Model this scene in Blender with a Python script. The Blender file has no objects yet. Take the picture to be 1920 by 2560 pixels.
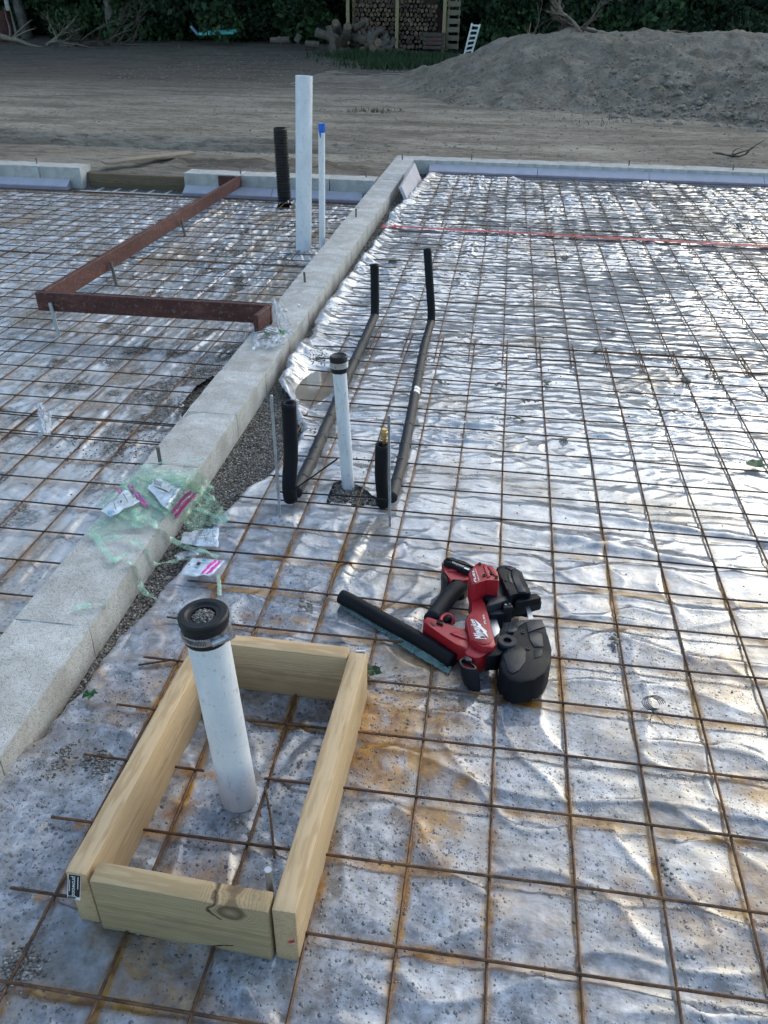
import bpy, bmesh, math, random
import numpy as np
from mathutils import Vector, Matrix
random.seed(7); R=math.radians
COL=bpy.context.scene.collection
S=.1524
# ---------------------------------------------------------------- camera model
F,PITCH,YAW,ROLL=2012.14,.5606,-.1323,.0160
CAM=np.array([-.0844,-2.1277,1.3437])
def _axes():
    cy,sy,cp,sp=math.cos(YAW),math.sin(YAW),math.cos(PITCH),math.sin(PITCH)
    f=np.array([sy*cp,cy*cp,-sp]); r=np.array([cy,-sy,0]); u=np.cross(r,f)
    c,s=math.cos(ROLL),math.sin(ROLL)
    return c*r+s*u,-s*r+c*u,f
AR,AU,AF=_axes()
def ray(x,y): return AF+AR*(x-960)/F-AU*(y-1280)/F
def un(x,y,z=0.):            # a photo point at height z
    d=ray(x,y); return CAM+d*((z-CAM[2])/d[2])
def uny(x,y,Y):              # a photo point at depth Y
    d=ray(x,y); return CAM+d*((Y-CAM[1])/d[1])
def unx(x,y,X):
    d=ray(x,y); return CAM+d*((X-CAM[0])/d[0])
def zone(ox,oy,s): return lambda x,y:(ox+x/s,oy+y/s)
DZ=lambda x,y:(x*1.1573,y*1.1573)
# ---------------------------------------------------------------- noise
def _h(ix,iy,seed):
    n=(ix.astype(np.int64)*374761393+iy.astype(np.int64)*668265263+seed*1442695041)&0xffffffff
    n=((n^(n>>13))*1274126177)&0xffffffff
    return ((n^(n>>16))&0xffff)/65536.0
def pn(x,y,seed=0):          # gradient noise, about -1..1
    x=np.asarray(x,float); y=np.asarray(y,float)
    ix=np.floor(x);iy=np.floor(y);fx=x-ix;fy=y-iy
    ux=fx*fx*fx*(fx*(fx*6-15)+10);uy=fy*fy*fy*(fy*(fy*6-15)+10)
    def g(a,b):
        t=_h(ix+a,iy+b,seed)*2*np.pi
        return np.cos(t)*(fx-a)+np.sin(t)*(fy-b)
    return 1.5*((g(0,0)*(1-ux)+g(1,0)*ux)*(1-uy)+(g(0,1)*(1-ux)+g(1,1)*ux)*uy)
def fbm(x,y,seed=0,o=4,g=.5):
    r=0;a=1;t=0
    for i in range(o):
        r=r+a*pn(x*2**i,y*2**i,seed+i*17);t+=a;a*=g
    return r/t
def ridge(x,y,seed): return 1-np.minimum(1,np.abs(pn(x,y,seed))*2.2)
def sm(a,b,x):
    t=np.clip((np.asarray(x,float)-a)/(b-a),0,1);return t*t*(3-2*t)
# ---------------------------------------------------------------- material helpers
class NT:
    def __init__(s,name):
        s.m=bpy.data.materials.new(name); s.m.use_nodes=True
        s.t=s.m.node_tree; s.b=s.t.nodes['Principled BSDF']; s.o=s.t.nodes['Material Output']
        s._co=None
    def n(s,typ,**k):
        q=s.t.nodes.new(typ)
        for a,b in k.items(): setattr(q,a,b)
        return q
    def l(s,a,b): s.t.links.new(a,b)
    def co(s,kind='Object'):
        if s._co is None: s._co=s.n('ShaderNodeTexCoord')
        return s._co.outputs[kind]
    def mp(s,scale=(1,1,1),kind='Object',rot=(0,0,0)):
        q=s.n('ShaderNodeMapping'); q.inputs['Scale'].default_value=scale; q.inputs['Rotation'].default_value=rot
        s.l(s.co(kind),q.inputs[0]); return q.outputs[0]
    def noise(s,scale,detail=4,rough=.55,vec=None,dist=0.):
        q=s.n('ShaderNodeTexNoise'); q.inputs['Scale'].default_value=scale; q.inputs['Detail'].default_value=detail
        q.inputs['Roughness'].default_value=rough; q.inputs['Distortion'].default_value=dist
        s.l(vec if vec is not None else s.co(),q.inputs['Vector']); return q.outputs['Fac']
    def vor(s,scale,feature='F1',vec=None,out='Distance',rnd=1.):
        q=s.n('ShaderNodeTexVoronoi',feature=feature); q.inputs['Scale'].default_value=scale
        q.inputs['Randomness'].default_value=rnd
        s.l(vec if vec is not None else s.co(),q.inputs['Vector']); return q.outputs[out]
    def ramp(s,fac,stops,interp='LINEAR'):
        q=s.n('ShaderNodeValToRGB'); q.color_ramp.interpolation=interp
        e=q.color_ramp.elements
        while len(e)<len(stops): e.new(.5)
        for i,(p,c) in enumerate(stops):
            e[i].position=p; e[i].color=(c,c,c,1) if isinstance(c,(int,float)) else tuple(c)+(1,)
        s.l(fac,q.inputs[0]); return q.outputs[0]
    def mix(s,fac,a,b,blend='MIX'):
        q=s.n('ShaderNodeMix',data_type='RGBA',blend_type=blend)
        for k,v in ((0,fac),(6,a),(7,b)):
            if isinstance(v,(int,float)): q.inputs[k].default_value=v if k==0 else (v,v,v,1)
            elif isinstance(v,tuple): q.inputs[k].default_value=v+(1,)
            else: s.l(v,q.inputs[k])
        return q.outputs[2]
    def math(s,op,a,b=0.,c=None):
        q=s.n('ShaderNodeMath',operation=op)
        for i,v in enumerate((a,b,c)):
            if v is None: continue
            if isinstance(v,(int,float)): q.inputs[i].default_value=v
            else: s.l(v,q.inputs[i])
        return q.outputs[0]
    def bump(s,h,strength=.5,dist=.01,prev=None):
        q=s.n('ShaderNodeBump'); q.inputs['Strength'].default_value=strength; q.inputs['Distance'].default_value=dist
        s.l(h,q.inputs['Height'])
        if prev is not None: s.l(prev,q.inputs['Normal'])
        return q.outputs[0]
    def attr(s,name): 
        q=s.n('ShaderNodeAttribute',attribute_name=name); return q
    def set(s,**k):
        for a,v in k.items():
            a={'Base':'Base Color','Rough':'Roughness','Metal':'Metallic','Spec':'Specular IOR Level','Coat':'Coat Weight','CoatR':'Coat Roughness','Norm':'Normal','Trans':'Transmission Weight','Alpha':'Alpha','IOR':'IOR'}.get(a,a)
            i=s.b.inputs[a]
            if isinstance(v,(int,float)): i.default_value=v
            elif isinstance(v,tuple): i.default_value=v+(1,)
            else: s.l(v,i)
        return s.m
M={}
def simple(name,c,rough=.5,metal=0,var=.25,scale=30,bump=.1,spec=.5,coat=0,bscale=200):
    t=NT(name); n=t.noise(scale,5,.6)
    d=tuple(x*(1-var) for x in c); e=tuple(min(1,x*(1+var)) for x in c)
    base=t.ramp(n,[(.3,d),(.7,e)])
    nb=t.noise(bscale,3,.6)
    M[name]=t.set(Base=base,Rough=t.math('MULTIPLY_ADD',n,.25,rough-.12),Metal=metal,Spec=spec,Coat=coat,Norm=t.bump(nb,bump,.002)); return M[name]
# ---------------------------------------------------------------- mesh helpers
def link(o,parent=None):
    COL.objects.link(o)
    if parent is not None:
        o.parent=parent; o.matrix_parent_inverse=Matrix.Translation(parent.location).inverted()
    return o
def mesh(name,V,Fc,mat,parent=None,smooth=False,mi=None,loc=None):
    me=bpy.data.meshes.new(name)
    V=np.asarray(V,float).reshape(-1,3)
    if loc is not None: V=V-np.asarray(loc)
    me.from_pydata(V.tolist(),[],[tuple(int(i) for i in f) for f in Fc])
    for m in (mat if isinstance(mat,(list,tuple)) else [mat]): me.materials.append(m)
    if mi is not None: me.polygons.foreach_set('material_index',np.asarray(mi,np.int32))
    if smooth: me.polygons.foreach_set('use_smooth',[True]*len(me.polygons))
    me.update(); o=bpy.data.objects.new(name,me)
    if loc is not None: o.location=Vector(loc)
    return link(o,parent)
def from_bm(name,bm,mat,parent=None,smooth=None,loc=None):
    me=bpy.data.meshes.new(name)
    if loc is not None: bmesh.ops.translate(bm,verts=bm.verts,vec=-Vector(loc))
    bmesh.ops.recalc_face_normals(bm,faces=bm.faces)
    bm.to_mesh(me); bm.free()
    for m in (mat if isinstance(mat,(list,tuple)) else [mat]): me.materials.append(m)
    if smooth is not None:
        me.polygons.foreach_set('use_smooth',[True]*len(me.polygons)); me.set_sharp_from_angle(angle=R(smooth))
    o=bpy.data.objects.new(name,me)
    if loc is not None: o.location=Vector(loc)
    return link(o,parent)
def tag(o,label=None,cat=None,group=None,kind=None):
    for k,v in (('label',label),('category',cat),('group',group),('kind',kind)):
        if v: o[k]=v
    return o
def thing(name,label,cat,loc=(0,0,0),group=None):
    o=bpy.data.objects.new(name,None); o.location=Vector(loc); o.empty_display_size=.05; COL.objects.link(o)
    return tag(o,label,cat,group)
def tubedata(P,r,n=8,cap=True,base=0):
    P=[Vector(p) for p in P]; rr=r if isinstance(r,(list,tuple,np.ndarray)) else [r]*len(P)
    V=[];Fc=[];up=None
    for i,p in enumerate(P):
        t=(P[min(i+1,len(P)-1)]-P[max(i-1,0)]).normalized()
        if up is None:
            up=Vector((0,0,1)) if abs(t.z)<.9 else Vector((1,0,0))
        a=(up-t*up.dot(t)).normalized(); up=a; b=t.cross(a)
        for k in range(n):
            th=2*math.pi*k/n; V.append(p+(a*math.cos(th)+b*math.sin(th))*rr[i])
    for i in range(len(P)-1):
        for k in range(n):
            Fc.append((base+i*n+k,base+i*n+(k+1)%n,base+(i+1)*n+(k+1)%n,base+(i+1)*n+k))
    if cap:
        Fc.append(tuple(base+k for k in range(n))[::-1]); Fc.append(tuple(base+(len(P)-1)*n+k for k in range(n)))
    return [tuple(v) for v in V],Fc
def tube(name,P,r,mat,parent=None,n=10,cap=True,smooth=True,loc=None):
    V,Fc=tubedata(P,r,n,cap); o=mesh(name,V,Fc,mat,parent,False,loc=loc)
    if smooth:
        o.data.polygons.foreach_set('use_smooth',[True]*len(o.data.polygons)); o.data.set_sharp_from_angle(angle=R(50))
    return o
def tubes(name,L,mat,parent=None,n=5,loc=None):
    V=[];Fc=[]
    for P,r in L:
        v,f=tubedata(P,r,n,True,len(V)); V+=v; Fc+=f
    return mesh(name,V,Fc,mat,parent,True,loc=loc)
def lathe(name,prof,axis0,axis1,mat,parent=None,n=32,mi=None,loc=None,sharp=35):
    # prof: (distance along the axis, radius)
    a=Vector(axis0); t=(Vector(axis1)-a).normalized(); u=(Vector((1,0,0))-t*t.x).normalized(); w=t.cross(u)
    V=[];Fc=[];I=[]
    for d,r in prof:
        for k in range(n):
            th=2*math.pi*k/n; V.append(a+t*d+(u*math.cos(th)+w*math.sin(th))*r)
    for i in range(len(prof)-1):
        for k in range(n):
            Fc.append((i*n+k,i*n+(k+1)%n,(i+1)*n+(k+1)%n,(i+1)*n+k)); I.append(mi[i] if mi else 0)
    o=mesh(name,V,Fc,mat,parent,True,I,loc=loc); o.data.set_sharp_from_angle(angle=R(sharp)); return o
def boxbm(sx,sy,sz,bev=0.,seg=2,cx=0,cy=0,cz=0,sub=0):
    bm=bmesh.new(); bmesh.ops.create_cube(bm,size=1)
    bmesh.ops.scale(bm,vec=(sx,sy,sz),verts=bm.verts); 
    if bev: bmesh.ops.bevel(bm,geom=bm.edges[:],offset=bev,segments=seg,affect='EDGES',profile=.5)
    bmesh.ops.translate(bm,vec=(cx,cy,cz),verts=bm.verts); return bm
def boxo(name,x0,x1,y0,y1,z0,z1,mat,parent=None,bev=.003,jit=0,loc='c'):
    c=((x0+x1)/2,(y0+y1)/2,(z0+z1)/2); bm=boxbm(x1-x0,y1-y0,z1-z0,bev,2)
    o=from_bm(name,bm,mat,None,40)
    o.location=c
    if parent is not None:
        o.parent=parent;o.matrix_parent_inverse=Matrix.Translation(parent.location).inverted()
    return o
def prism(name,pts,z1,z0,mat,parent=None,bev=.003,seg=2,z=None,slant=0.,smooth=35):
    # pts: world xy outline of the top face; extruded down to z0
    P=[(p[0],p[1]) for p in pts]
    A=sum(P[i][0]*P[(i+1)%len(P)][1]-P[(i+1)%len(P)][0]*P[i][1] for i in range(len(P)))
    if A<0: P=P[::-1]
    bm=bmesh.new(); top=[bm.verts.new((x,y,z1)) for x,y in P]
    cx=sum(x for x,y in P)/len(P); cy=sum(y for x,y in P)/len(P)
    bot=[bm.verts.new((cx+(x-cx)*(1+slant),cy+(y-cy)*(1+slant),z0)) for x,y in P]
    ft=bm.faces.new(top); bm.faces.new(bot[::-1]); n=len(P)
    for i in range(n): bm.faces.new((top[i],bot[i],bot[(i+1)%n],top[(i+1)%n]))
    if bev:
        te=[e for e in bm.edges if (e.verts[0].co.z>z1-1e-6 and e.verts[1].co.z>z1-1e-6)]
        ve=[e for e in bm.edges if abs(e.verts[0].co.z-e.verts[1].co.z)>1e-4]
        bmesh.ops.bevel(bm,geom=te+ve,offset=bev,segments=seg,affect='EDGES',profile=.5,clamp_overlap=True)
    bmesh.ops.triangulate(bm,faces=[f for f in bm.faces if len(f.verts)>4])
    return from_bm(name,bm,mat,parent,smooth)
def pxprism(name,zn,px,z1,z0,mat,parent=None,bev=.003,**k):
    return prism(name,[un(*zn(*p),z1) for p in px],z1,z0,mat,parent,bev,**k)
def textmesh(txt,bold=0.,shear=0.):
    c=bpy.data.curves.new('t','FONT'); c.body=txt; c.offset=bold; c.shear=shear; c.resolution_u=3
    o=bpy.data.objects.new('t',c); COL.objects.link(o); bpy.context.view_layer.update()
    me=o.to_mesh(); V=np.array([v.co[:] for v in me.vertices]); Fc=[tuple(p.vertices) for p in me.polygons]
    o.to_mesh_clear(); bpy.data.objects.remove(o); bpy.data.curves.remove(c)
    V[:,:2]-=V[:,:2].min(0); V[:,:2]/=V[:,:2].max(0)
    return V,Fc
def textquad(name,txt,quad,mat,parent=None,bold=.02,shear=0.,lift=.0006):
    # quad: base start, base end, top end, top start (world points)
    V,Fc=textmesh(txt,bold,shear); q=[np.asarray(p) for p in quad]
    u=V[:,0:1]; v=V[:,1:2]
    W=(q[0]*(1-u)+q[1]*u)*(1-v)+(q[3]*(1-u)+q[2]*u)*v
    nn=np.cross(q[1]-q[0],q[3]-q[0]); nn/=np.linalg.norm(nn)
    if nn[2]<0: nn=-nn
    return mesh(name,W+nn*lift,Fc,mat,parent)
def grid(name,X,Y,Z,mat,mask=None,parent=None,attrs=None,kind=None):
    ny,nx=X.shape; V=np.stack([X,Y,Z],-1).reshape(-1,3)
    i=np.arange((ny-1)*(nx-1)); r=i//(nx-1); c=i%(nx-1); a=r*nx+c
    Q=np.stack([a,a+1,a+nx+1,a+nx],-1)
    if mask is not None:
        mk=mask.reshape(-1); Q=Q[mk[Q].all(1)]
        used=np.unique(Q); rm=np.full(len(V),-1); rm[used]=np.arange(len(used)); V=V[used]; Q=rm[Q]
    else: used=None
    me=bpy.data.meshes.new(name); me.vertices.add(len(V)); me.vertices.foreach_set('co',V.ravel())
    me.loops.add(Q.size); me.loops.foreach_set('vertex_index',Q.ravel().astype(np.int32))
    me.polygons.add(len(Q)); me.polygons.foreach_set('loop_start',np.arange(0,Q.size,4,dtype=np.int32))
    me.polygons.foreach_set('use_smooth',np.ones(len(Q),bool))
    me.update(calc_edges=True); me.validate()
    for k,arr in (attrs or {}).items():
        at=me.attributes.new(k,'FLOAT','POINT'); d=arr.reshape(-1)
        if used is not None: d=d[used]
        at.data.foreach_set('value',d.astype(np.float32))
    me.materials.append(mat); o=bpy.data.objects.new(name,me); return link(o,parent)
# ---------------------------------------------------------------- materials
def film_mat(name,near):
    t=NT(name)
    big=t.noise(3.0,3,.6); mid=t.noise(19,4,.65,dist=.5); fine=t.noise(90,2,.6)
    c=t.ramp(mid,[(.33,(.28,.28,.275)),(.44,(.47,.475,.475)),(.58,(.58,.60,.62)),(.8,(.72,.74,.76))])
    c=t.mix(t.math('MULTIPLY',t.ramp(big,[(.42,0),(.66,1)]),.55),c,(.38,.36,.32))
    sp=t.vor(70,vec=t.mp((1,1,.05)))
    bl=t.math('MULTIPLY',t.ramp(sp,[(.30,1),(.40,0)]),t.ramp(t.noise(7,2,.6),[(.50,0),(.60,1)]))
    c=t.mix(t.math('MULTIPLY',bl,.6),c,(.13,.13,.13))
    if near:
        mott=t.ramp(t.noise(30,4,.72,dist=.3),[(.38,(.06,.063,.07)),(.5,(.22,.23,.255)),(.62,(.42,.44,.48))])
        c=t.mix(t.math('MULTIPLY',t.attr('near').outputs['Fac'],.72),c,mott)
    sand=t.attr('sand').outputs['Fac']; rust=t.attr('rust').outputs['Fac']
    sf=t.math('MINIMUM',t.math('MULTIPLY',sand,t.ramp(mid,[(.3,.3),(.55,1)])),1)
    c=t.mix(sf,c,t.ramp(fine,[(.3,(.17,.13,.085)),(.7,(.37,.295,.20))]))
    rf=t.math('MINIMUM',t.math('MULTIPLY',t.math('MULTIPLY',rust,1.8),t.ramp(mid,[(.36,.35),(.52,1)])),1)
    c=t.mix(rf,c,t.ramp(t.noise(33,2,.6),[(.35,(.22,.085,.012)),(.65,(.46,.245,.05))]))
    h=None; dm=t.attr('drops').outputs['Fac'] if near else None
    if near:
        nr=t.attr('near').outputs['Fac']
        pass
    else:
        gv=t.attr('grav').outputs['Fac']; vg=t.vor(110,out='Color'); sg=t.n('ShaderNodeSeparateColor'); t.l(vg,sg.inputs[0])
        c=t.mix(gv,c,t.ramp(sg.outputs[0],[(0,(.05,.047,.04)),(.6,(.17,.155,.135)),(1,(.34,.32,.28))]))
    if near:
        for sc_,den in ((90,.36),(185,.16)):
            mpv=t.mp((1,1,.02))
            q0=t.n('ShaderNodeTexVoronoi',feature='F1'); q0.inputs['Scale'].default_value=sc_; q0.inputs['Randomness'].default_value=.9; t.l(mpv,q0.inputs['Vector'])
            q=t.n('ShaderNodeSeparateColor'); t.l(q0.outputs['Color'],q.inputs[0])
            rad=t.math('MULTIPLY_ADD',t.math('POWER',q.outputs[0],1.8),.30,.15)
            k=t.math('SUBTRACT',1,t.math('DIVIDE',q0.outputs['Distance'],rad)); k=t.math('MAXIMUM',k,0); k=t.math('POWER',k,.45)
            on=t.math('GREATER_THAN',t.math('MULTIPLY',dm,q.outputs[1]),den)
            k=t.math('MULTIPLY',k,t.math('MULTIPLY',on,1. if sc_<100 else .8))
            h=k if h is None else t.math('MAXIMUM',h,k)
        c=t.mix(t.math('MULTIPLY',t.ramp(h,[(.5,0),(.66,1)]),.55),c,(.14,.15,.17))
        painted_rim=t.math('MULTIPLY',t.ramp(h,[(.0,0),(.15,1),(.42,1),(.52,0)]),t.attr('near').outputs['Fac'])
        c=t.mix(t.math('MULTIPLY',painted_rim,.55),c,(.74,.77,.82))  # pale ring painted into the film colour as each drop's bright rim highlight
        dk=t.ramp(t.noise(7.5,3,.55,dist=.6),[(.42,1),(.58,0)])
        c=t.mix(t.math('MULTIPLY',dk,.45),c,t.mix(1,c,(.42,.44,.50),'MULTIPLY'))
    nb=t.bump(t.noise(20,3,.6,vec=t.mp((1,1.6,1)),dist=.3),.30,.009)
    nb=t.bump(mid,.16,.004,nb)
    if h is not None: nb=t.bump(h,1.,.011,nb)
    rough=t.math('ADD',t.math('MULTIPLY',fine,.16),t.math('MULTIPLY_ADD',t.math('MAXIMUM',sf,rf),.2,.08))
    return t.set(Base=c,Rough=rough,Spec=.75,Coat=t.math('MULTIPLY',t.math('SUBTRACT',1,t.math('MULTIPLY',t.math('MAXIMUM',rf,sf),.7)),.8 if near else .65),CoatR=.08,Norm=nb)
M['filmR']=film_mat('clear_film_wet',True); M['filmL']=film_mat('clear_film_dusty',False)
def concrete():
    t=NT('concrete_block')
    n=t.noise(7,6,.65,dist=.3); f=t.noise(130,4,.75); p=t.vor(230)
    c=t.ramp(n,[(.3,(.38,.36,.32)),(.5,(.52,.51,.475)),(.7,(.68,.68,.65))])
    c=t.mix(t.math('MULTIPLY',t.ramp(f,[(.38,1),(.48,0)]),.45),c,(.20,.19,.17))
    c=t.mix(t.math('MULTIPLY',t.ramp(t.noise(3.1,3,.6),[(.55,0),(.75,1)]),.4),c,(.34,.28,.20))
    h=t.math('ADD',t.math('MULTIPLY',f,.8),t.ramp(p,[(.0,0),(.35,1)]))
    return t.set(Base=c,Rough=.92,Spec=.2,Norm=t.bump(h,.8,.004))
M['block']=concrete()
def gravel():
    t=NT('gravel_and_dirt')
    out=t.attr('out').outputs['Fac']; dark=t.attr('dark').outputs['Fac']; blob=t.attr('pale').outputs['Fac']
    v=t.vor(120,out='Color'); q=t.n('ShaderNodeSeparateColor'); t.l(v,q.inputs[0]); vd=t.vor(120)
    g=t.ramp(q.outputs[0],[(0,(.10,.095,.085)),(.6,(.23,.215,.19)),(1,(.40,.38,.34))])
    g=t.mix(t.ramp(vd,[(.25,0),(.6,.8)]),g,(.05,.047,.042))
    n=t.noise(1.1,7,.68,vec=t.mp((.45,1.8,1)),dist=.5); n2=t.noise(14,6,.7,vec=t.mp((.5,1.4,1)))
    d=t.ramp(n,[(.32,(.17,.14,.105)),(.5,(.32,.275,.215)),(.68,(.45,.40,.32))])
    d=t.mix(t.math('MULTIPLY',t.ramp(n2,[(.38,1),(.52,0)]),.6),d,(.095,.078,.06))
    d=t.mix(dark,d,t.mix(t.ramp(n2,[(.3,0),(.7,1)]),(.065,.054,.042),(.17,.14,.108)))
    d=t.mix(blob,d,(.46,.41,.32))
    sp=t.vor(9,vec=t.mp((1,1,1))); so=t.vor(9,out='Color'); sq=t.n('ShaderNodeSeparateColor'); t.l(so,sq.inputs[0])
    d=t.mix(t.math('MULTIPLY',t.math('LESS_THAN',sp,.12),t.math('GREATER_THAN',sq.outputs[0],.6)),d,t.ramp(sq.outputs[1],[(0,(.06,.05,.04)),(1,(.38,.35,.3))]))
    c=t.mix(out,g,d)
    h=t.math('ADD',t.math('MULTIPLY',vd,t.math('SUBTRACT',1,out)),t.math('MULTIPLY',t.math('ADD',n,n2),out))
    dist=t.math('MULTIPLY_ADD',out,.06,.006)
    b=t.n('ShaderNodeBump'); b.inputs['Strength'].default_value=.8; t.l(dist,b.inputs['Distance']); t.l(h,b.inputs['Height'])
    return t.set(Base=c,Rough=.95,Spec=.15,Norm=b.outputs[0])
M['ground']=gravel()
def mound():
    t=NT('mound_earth'); n=t.noise(2.2,8,.7,dist=.5); n2=t.noise(16,6,.7)
    c=t.ramp(n,[(.3,(.19,.16,.12)),(.5,(.33,.285,.225)),(.7,(.46,.41,.335))])
    c=t.mix(t.math('MULTIPLY',t.ramp(n2,[(.36,1),(.5,0)]),.45),c,(.12,.11,.09))
    return t.set(Base=c,Rough=.95,Spec=.12,Norm=t.bump(t.math('ADD',n,n2),1.,.10))
M['mound']=mound()
def stone():
    t=NT('small_stones'); oi=t.n('ShaderNodeNewGeometry').outputs['Random Per Island']
    c=t.ramp(oi,[(0,(.085,.078,.068)),(.35,(.20,.18,.155)),(.7,(.30,.275,.24)),(1,(.52,.48,.42))])
    return t.set(Base=c,Rough=.85,Spec=.3)
M['stone']=stone()
def wood(name,c0,c1,cd,rings=7.,stain=.35,kn=True,knot=None):
    t=NT(name)
    w=t.n('ShaderNodeTexWave',wave_type='RINGS',rings_direction='X'); w.inputs['Scale'].default_value=rings*3.2
    w.inputs['Distortion'].default_value=9; w.inputs['Detail'].default_value=3; w.inputs['Detail Scale'].default_value=.8
    t.l(t.mp((.35,2.4,2.4)),w.inputs[0])
    g=t.noise(60,6,.65,vec=t.mp((.06,1.4,1.4))); big=t.noise(6,4,.6,vec=t.mp((.5,1.5,1.5)))
    c=t.ramp(w.outputs['Fac'],[(.1,c0),(.75,c1)])
    c=t.mix(t.math('MULTIPLY',t.ramp(g,[(.38,1),(.52,0)]),.35),c,cd)
    c=t.mix(t.math('MULTIPLY',t.ramp(big,[(.55,0),(.75,1)]),stain),c,cd)
    if kn:
        kv=t.vor(3.2,vec=t.mp((1,1.6,1.6)))
        c=t.mix(t.ramp(kv,[(.055,.8),(.12,0)]),c,(cd[0]*.6,cd[1]*.55,cd[2]*.5))
    sm_=t.noise(11,5,.7,vec=t.mp((.6,1,1))); c=t.mix(t.math('MULTIPLY',t.ramp(sm_,[(.55,0),(.72,1)]),.35),c,(.17,.14,.11))
    if knot:
        s=t.n('ShaderNodeSeparateXYZ'); t.l(t.co(),s.inputs[0])
        wob=t.math('MULTIPLY',t.math('SUBTRACT',t.noise(28,4,.6),.5),.028)
        dx=t.math('SUBTRACT',s.outputs[0],knot[0]); dz=t.math('MULTIPLY',t.math('SUBTRACT',s.outputs[2],knot[1]),1.25)
        d=t.math('ADD',t.math('SQRT',t.math('ADD',t.math('MULTIPLY',dx,dx),t.math('MULTIPLY',dz,dz))),wob)
        c=t.mix(t.ramp(d,[(.030,.75),(.075,0)]),c,t.ramp(t.math('FRACT',t.math('MULTIPLY',d,190)),[(.2,(.30,.20,.10)),(.6,(.46,.34,.19))]))
        c=t.mix(t.ramp(d,[(.0,.2),(.016,.9),(.021,.9),(.026,0)]),c,(.13,.085,.05))
        m_=t.math('MULTIPLY',t.ramp(d,[(.0335,0),(.0345,1),(.0365,1),(.0375,0)]),t.math('LESS_THAN',dx,t.math('MULTIPLY',dz,.55)))
        c=t.mix(m_,c,(.035,.02,.012))
        ln=t.math('ABSOLUTE',t.math('ADD',t.math('SUBTRACT',s.outputs[2],t.math('MULTIPLY_ADD',s.outputs[0],.34,-.075)),t.math('MULTIPLY',wob,.35)))
        inr=t.math('MULTIPLY',t.math('GREATER_THAN',s.outputs[0],.025),t.math('LESS_THAN',s.outputs[0],.085))
        c=t.mix(t.math('MULTIPLY',inr,t.math('LESS_THAN',ln,.0016)),c,(.03,.018,.01))
    return t.set(Base=c,Rough=.72,Spec=.25,Norm=t.bump(g,.4,.002))
M['lumber']=wood('treated_pine',(.48,.33,.18),(.59,.43,.255),(.36,.23,.12),rings=9.)
M['lumber2']=wood('treated_pine_greenish',(.37,.27,.145),(.45,.345,.20),(.23,.155,.085),rings=9.,stain=.5,knot=(.088,.050))
M['oldwood']=wood('weathered_plank',(.12,.085,.05),(.19,.14,.085),(.06,.04,.025))
M['palewood']=wood('pale_plank',(.26,.20,.14),(.36,.29,.21),(.15,.11,.07))
def redpaint():
    t=NT('red_oxide_steel_form'); n=t.noise(11,6,.7,vec=t.mp((.6,1,2)),dist=.6); n2=t.noise(60,4,.6)
    c=t.ramp(n,[(.3,(.035,.011,.009)),(.55,(.085,.024,.018)),(.75,(.16,.07,.055))])
    c=t.mix(t.math('MULTIPLY',t.ramp(n2,[(.55,0),(.7,1)]),.5),c,(.22,.19,.17))
    return t.set(Base=c,Rough=.55,Spec=.4,Norm=t.bump(n2,.3,.002))
M['redform']=redpaint()
def rustwire(name,c0,c1,c2):
    t=NT(name); n=t.noise(45,5,.65); n2=t.noise(7,4,.6)
    c=t.ramp(n,[(.32,c0),(.55,c1),(.75,c2)]); c=t.mix(t.math('MULTIPLY',t.ramp(n2,[(.5,0),(.7,1)]),.6),c,(.32,.15,.055))
    return t.set(Base=c,Rough=.6,Metal=.35,Norm=t.bump(t.noise(260,2,.5),.6,.002))
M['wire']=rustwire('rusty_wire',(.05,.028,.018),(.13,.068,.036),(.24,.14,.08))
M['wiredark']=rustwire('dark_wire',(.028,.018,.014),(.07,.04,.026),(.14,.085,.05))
def pvc():
    t=NT('white_pvc'); n=t.noise(14,5,.7,vec=t.mp((1,1,.5))); n2=t.noise(70,4,.7)
    c=t.ramp(n,[(.3,(.66,.68,.70)),(.6,(.80,.81,.82))])
    c=t.mix(t.math('MULTIPLY',t.ramp(n2,[(.60,0),(.70,1)]),.6),c,(.33,.28,.22))
    sc=t.noise(30,5,.8,vec=t.mp((3,3,.5)),dist=1.5); c=t.mix(t.math('MULTIPLY',t.ramp(sc,[(.60,0),(.66,1)]),.5),c,(.30,.27,.24))
    return t.set(Base=c,Rough=.38,Spec=.5,Norm=t.bump(n2,.08,.001))
M['pvc']=pvc()
simple('blackfoam',(.007,.008,.011),.6,var=.4,scale=9,bump=.35,bscale=90,spec=.22)
simple('greyfoam',(.022,.024,.028),.5,var=.3,scale=10,bump=.4,bscale=60,spec=.35)
simple('rubber',(.010,.010,.011),.5,var=.4,scale=25,bump=.2,spec=.4)
simple('corrblack',(.008,.009,.011),.3,var=.3,scale=25,bump=.1,spec=.5)
simple('steelband',(.55,.56,.57),.28,.9,.15,60,.1)
simple('galv',(.42,.46,.49),.4,.8,.25,35,.2)
simple('bolt',(.16,.15,.14),.55,.6,.35,40,.3)
simple('brass',(.62,.43,.17),.35,.9,.2,60,.1)
simple('copper',(.55,.25,.13),.4,.85,.2,60,.1)
simple('sawred',(.36,.012,.020),.42,var=.1,scale=40,bump=.12,bscale=500)
simple('sawreddeep',(.26,.010,.014),.45,var=.1,scale=40,bump=.12,bscale=500)
simple('sawblack',(.004,.005,.008),.5,spec=.22,var=.15,scale=40,bump=.25,bscale=600)
simple('sawgrey',(.008,.011,.017),.42,spec=.28,var=.12,scale=40,bump=.15,bscale=500)
simple('sawfacet',(.022,.025,.030),.42,spec=.35,var=.1,scale=40,bump=.15,bscale=500)
simple('sawrubber',(.006,.008,.013),.6,spec=.3,var=.2,scale=60,bump=.4,bscale=700)
simple('sawalu',(.42,.44,.46),.38,.7,.1,40,.1)
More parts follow.
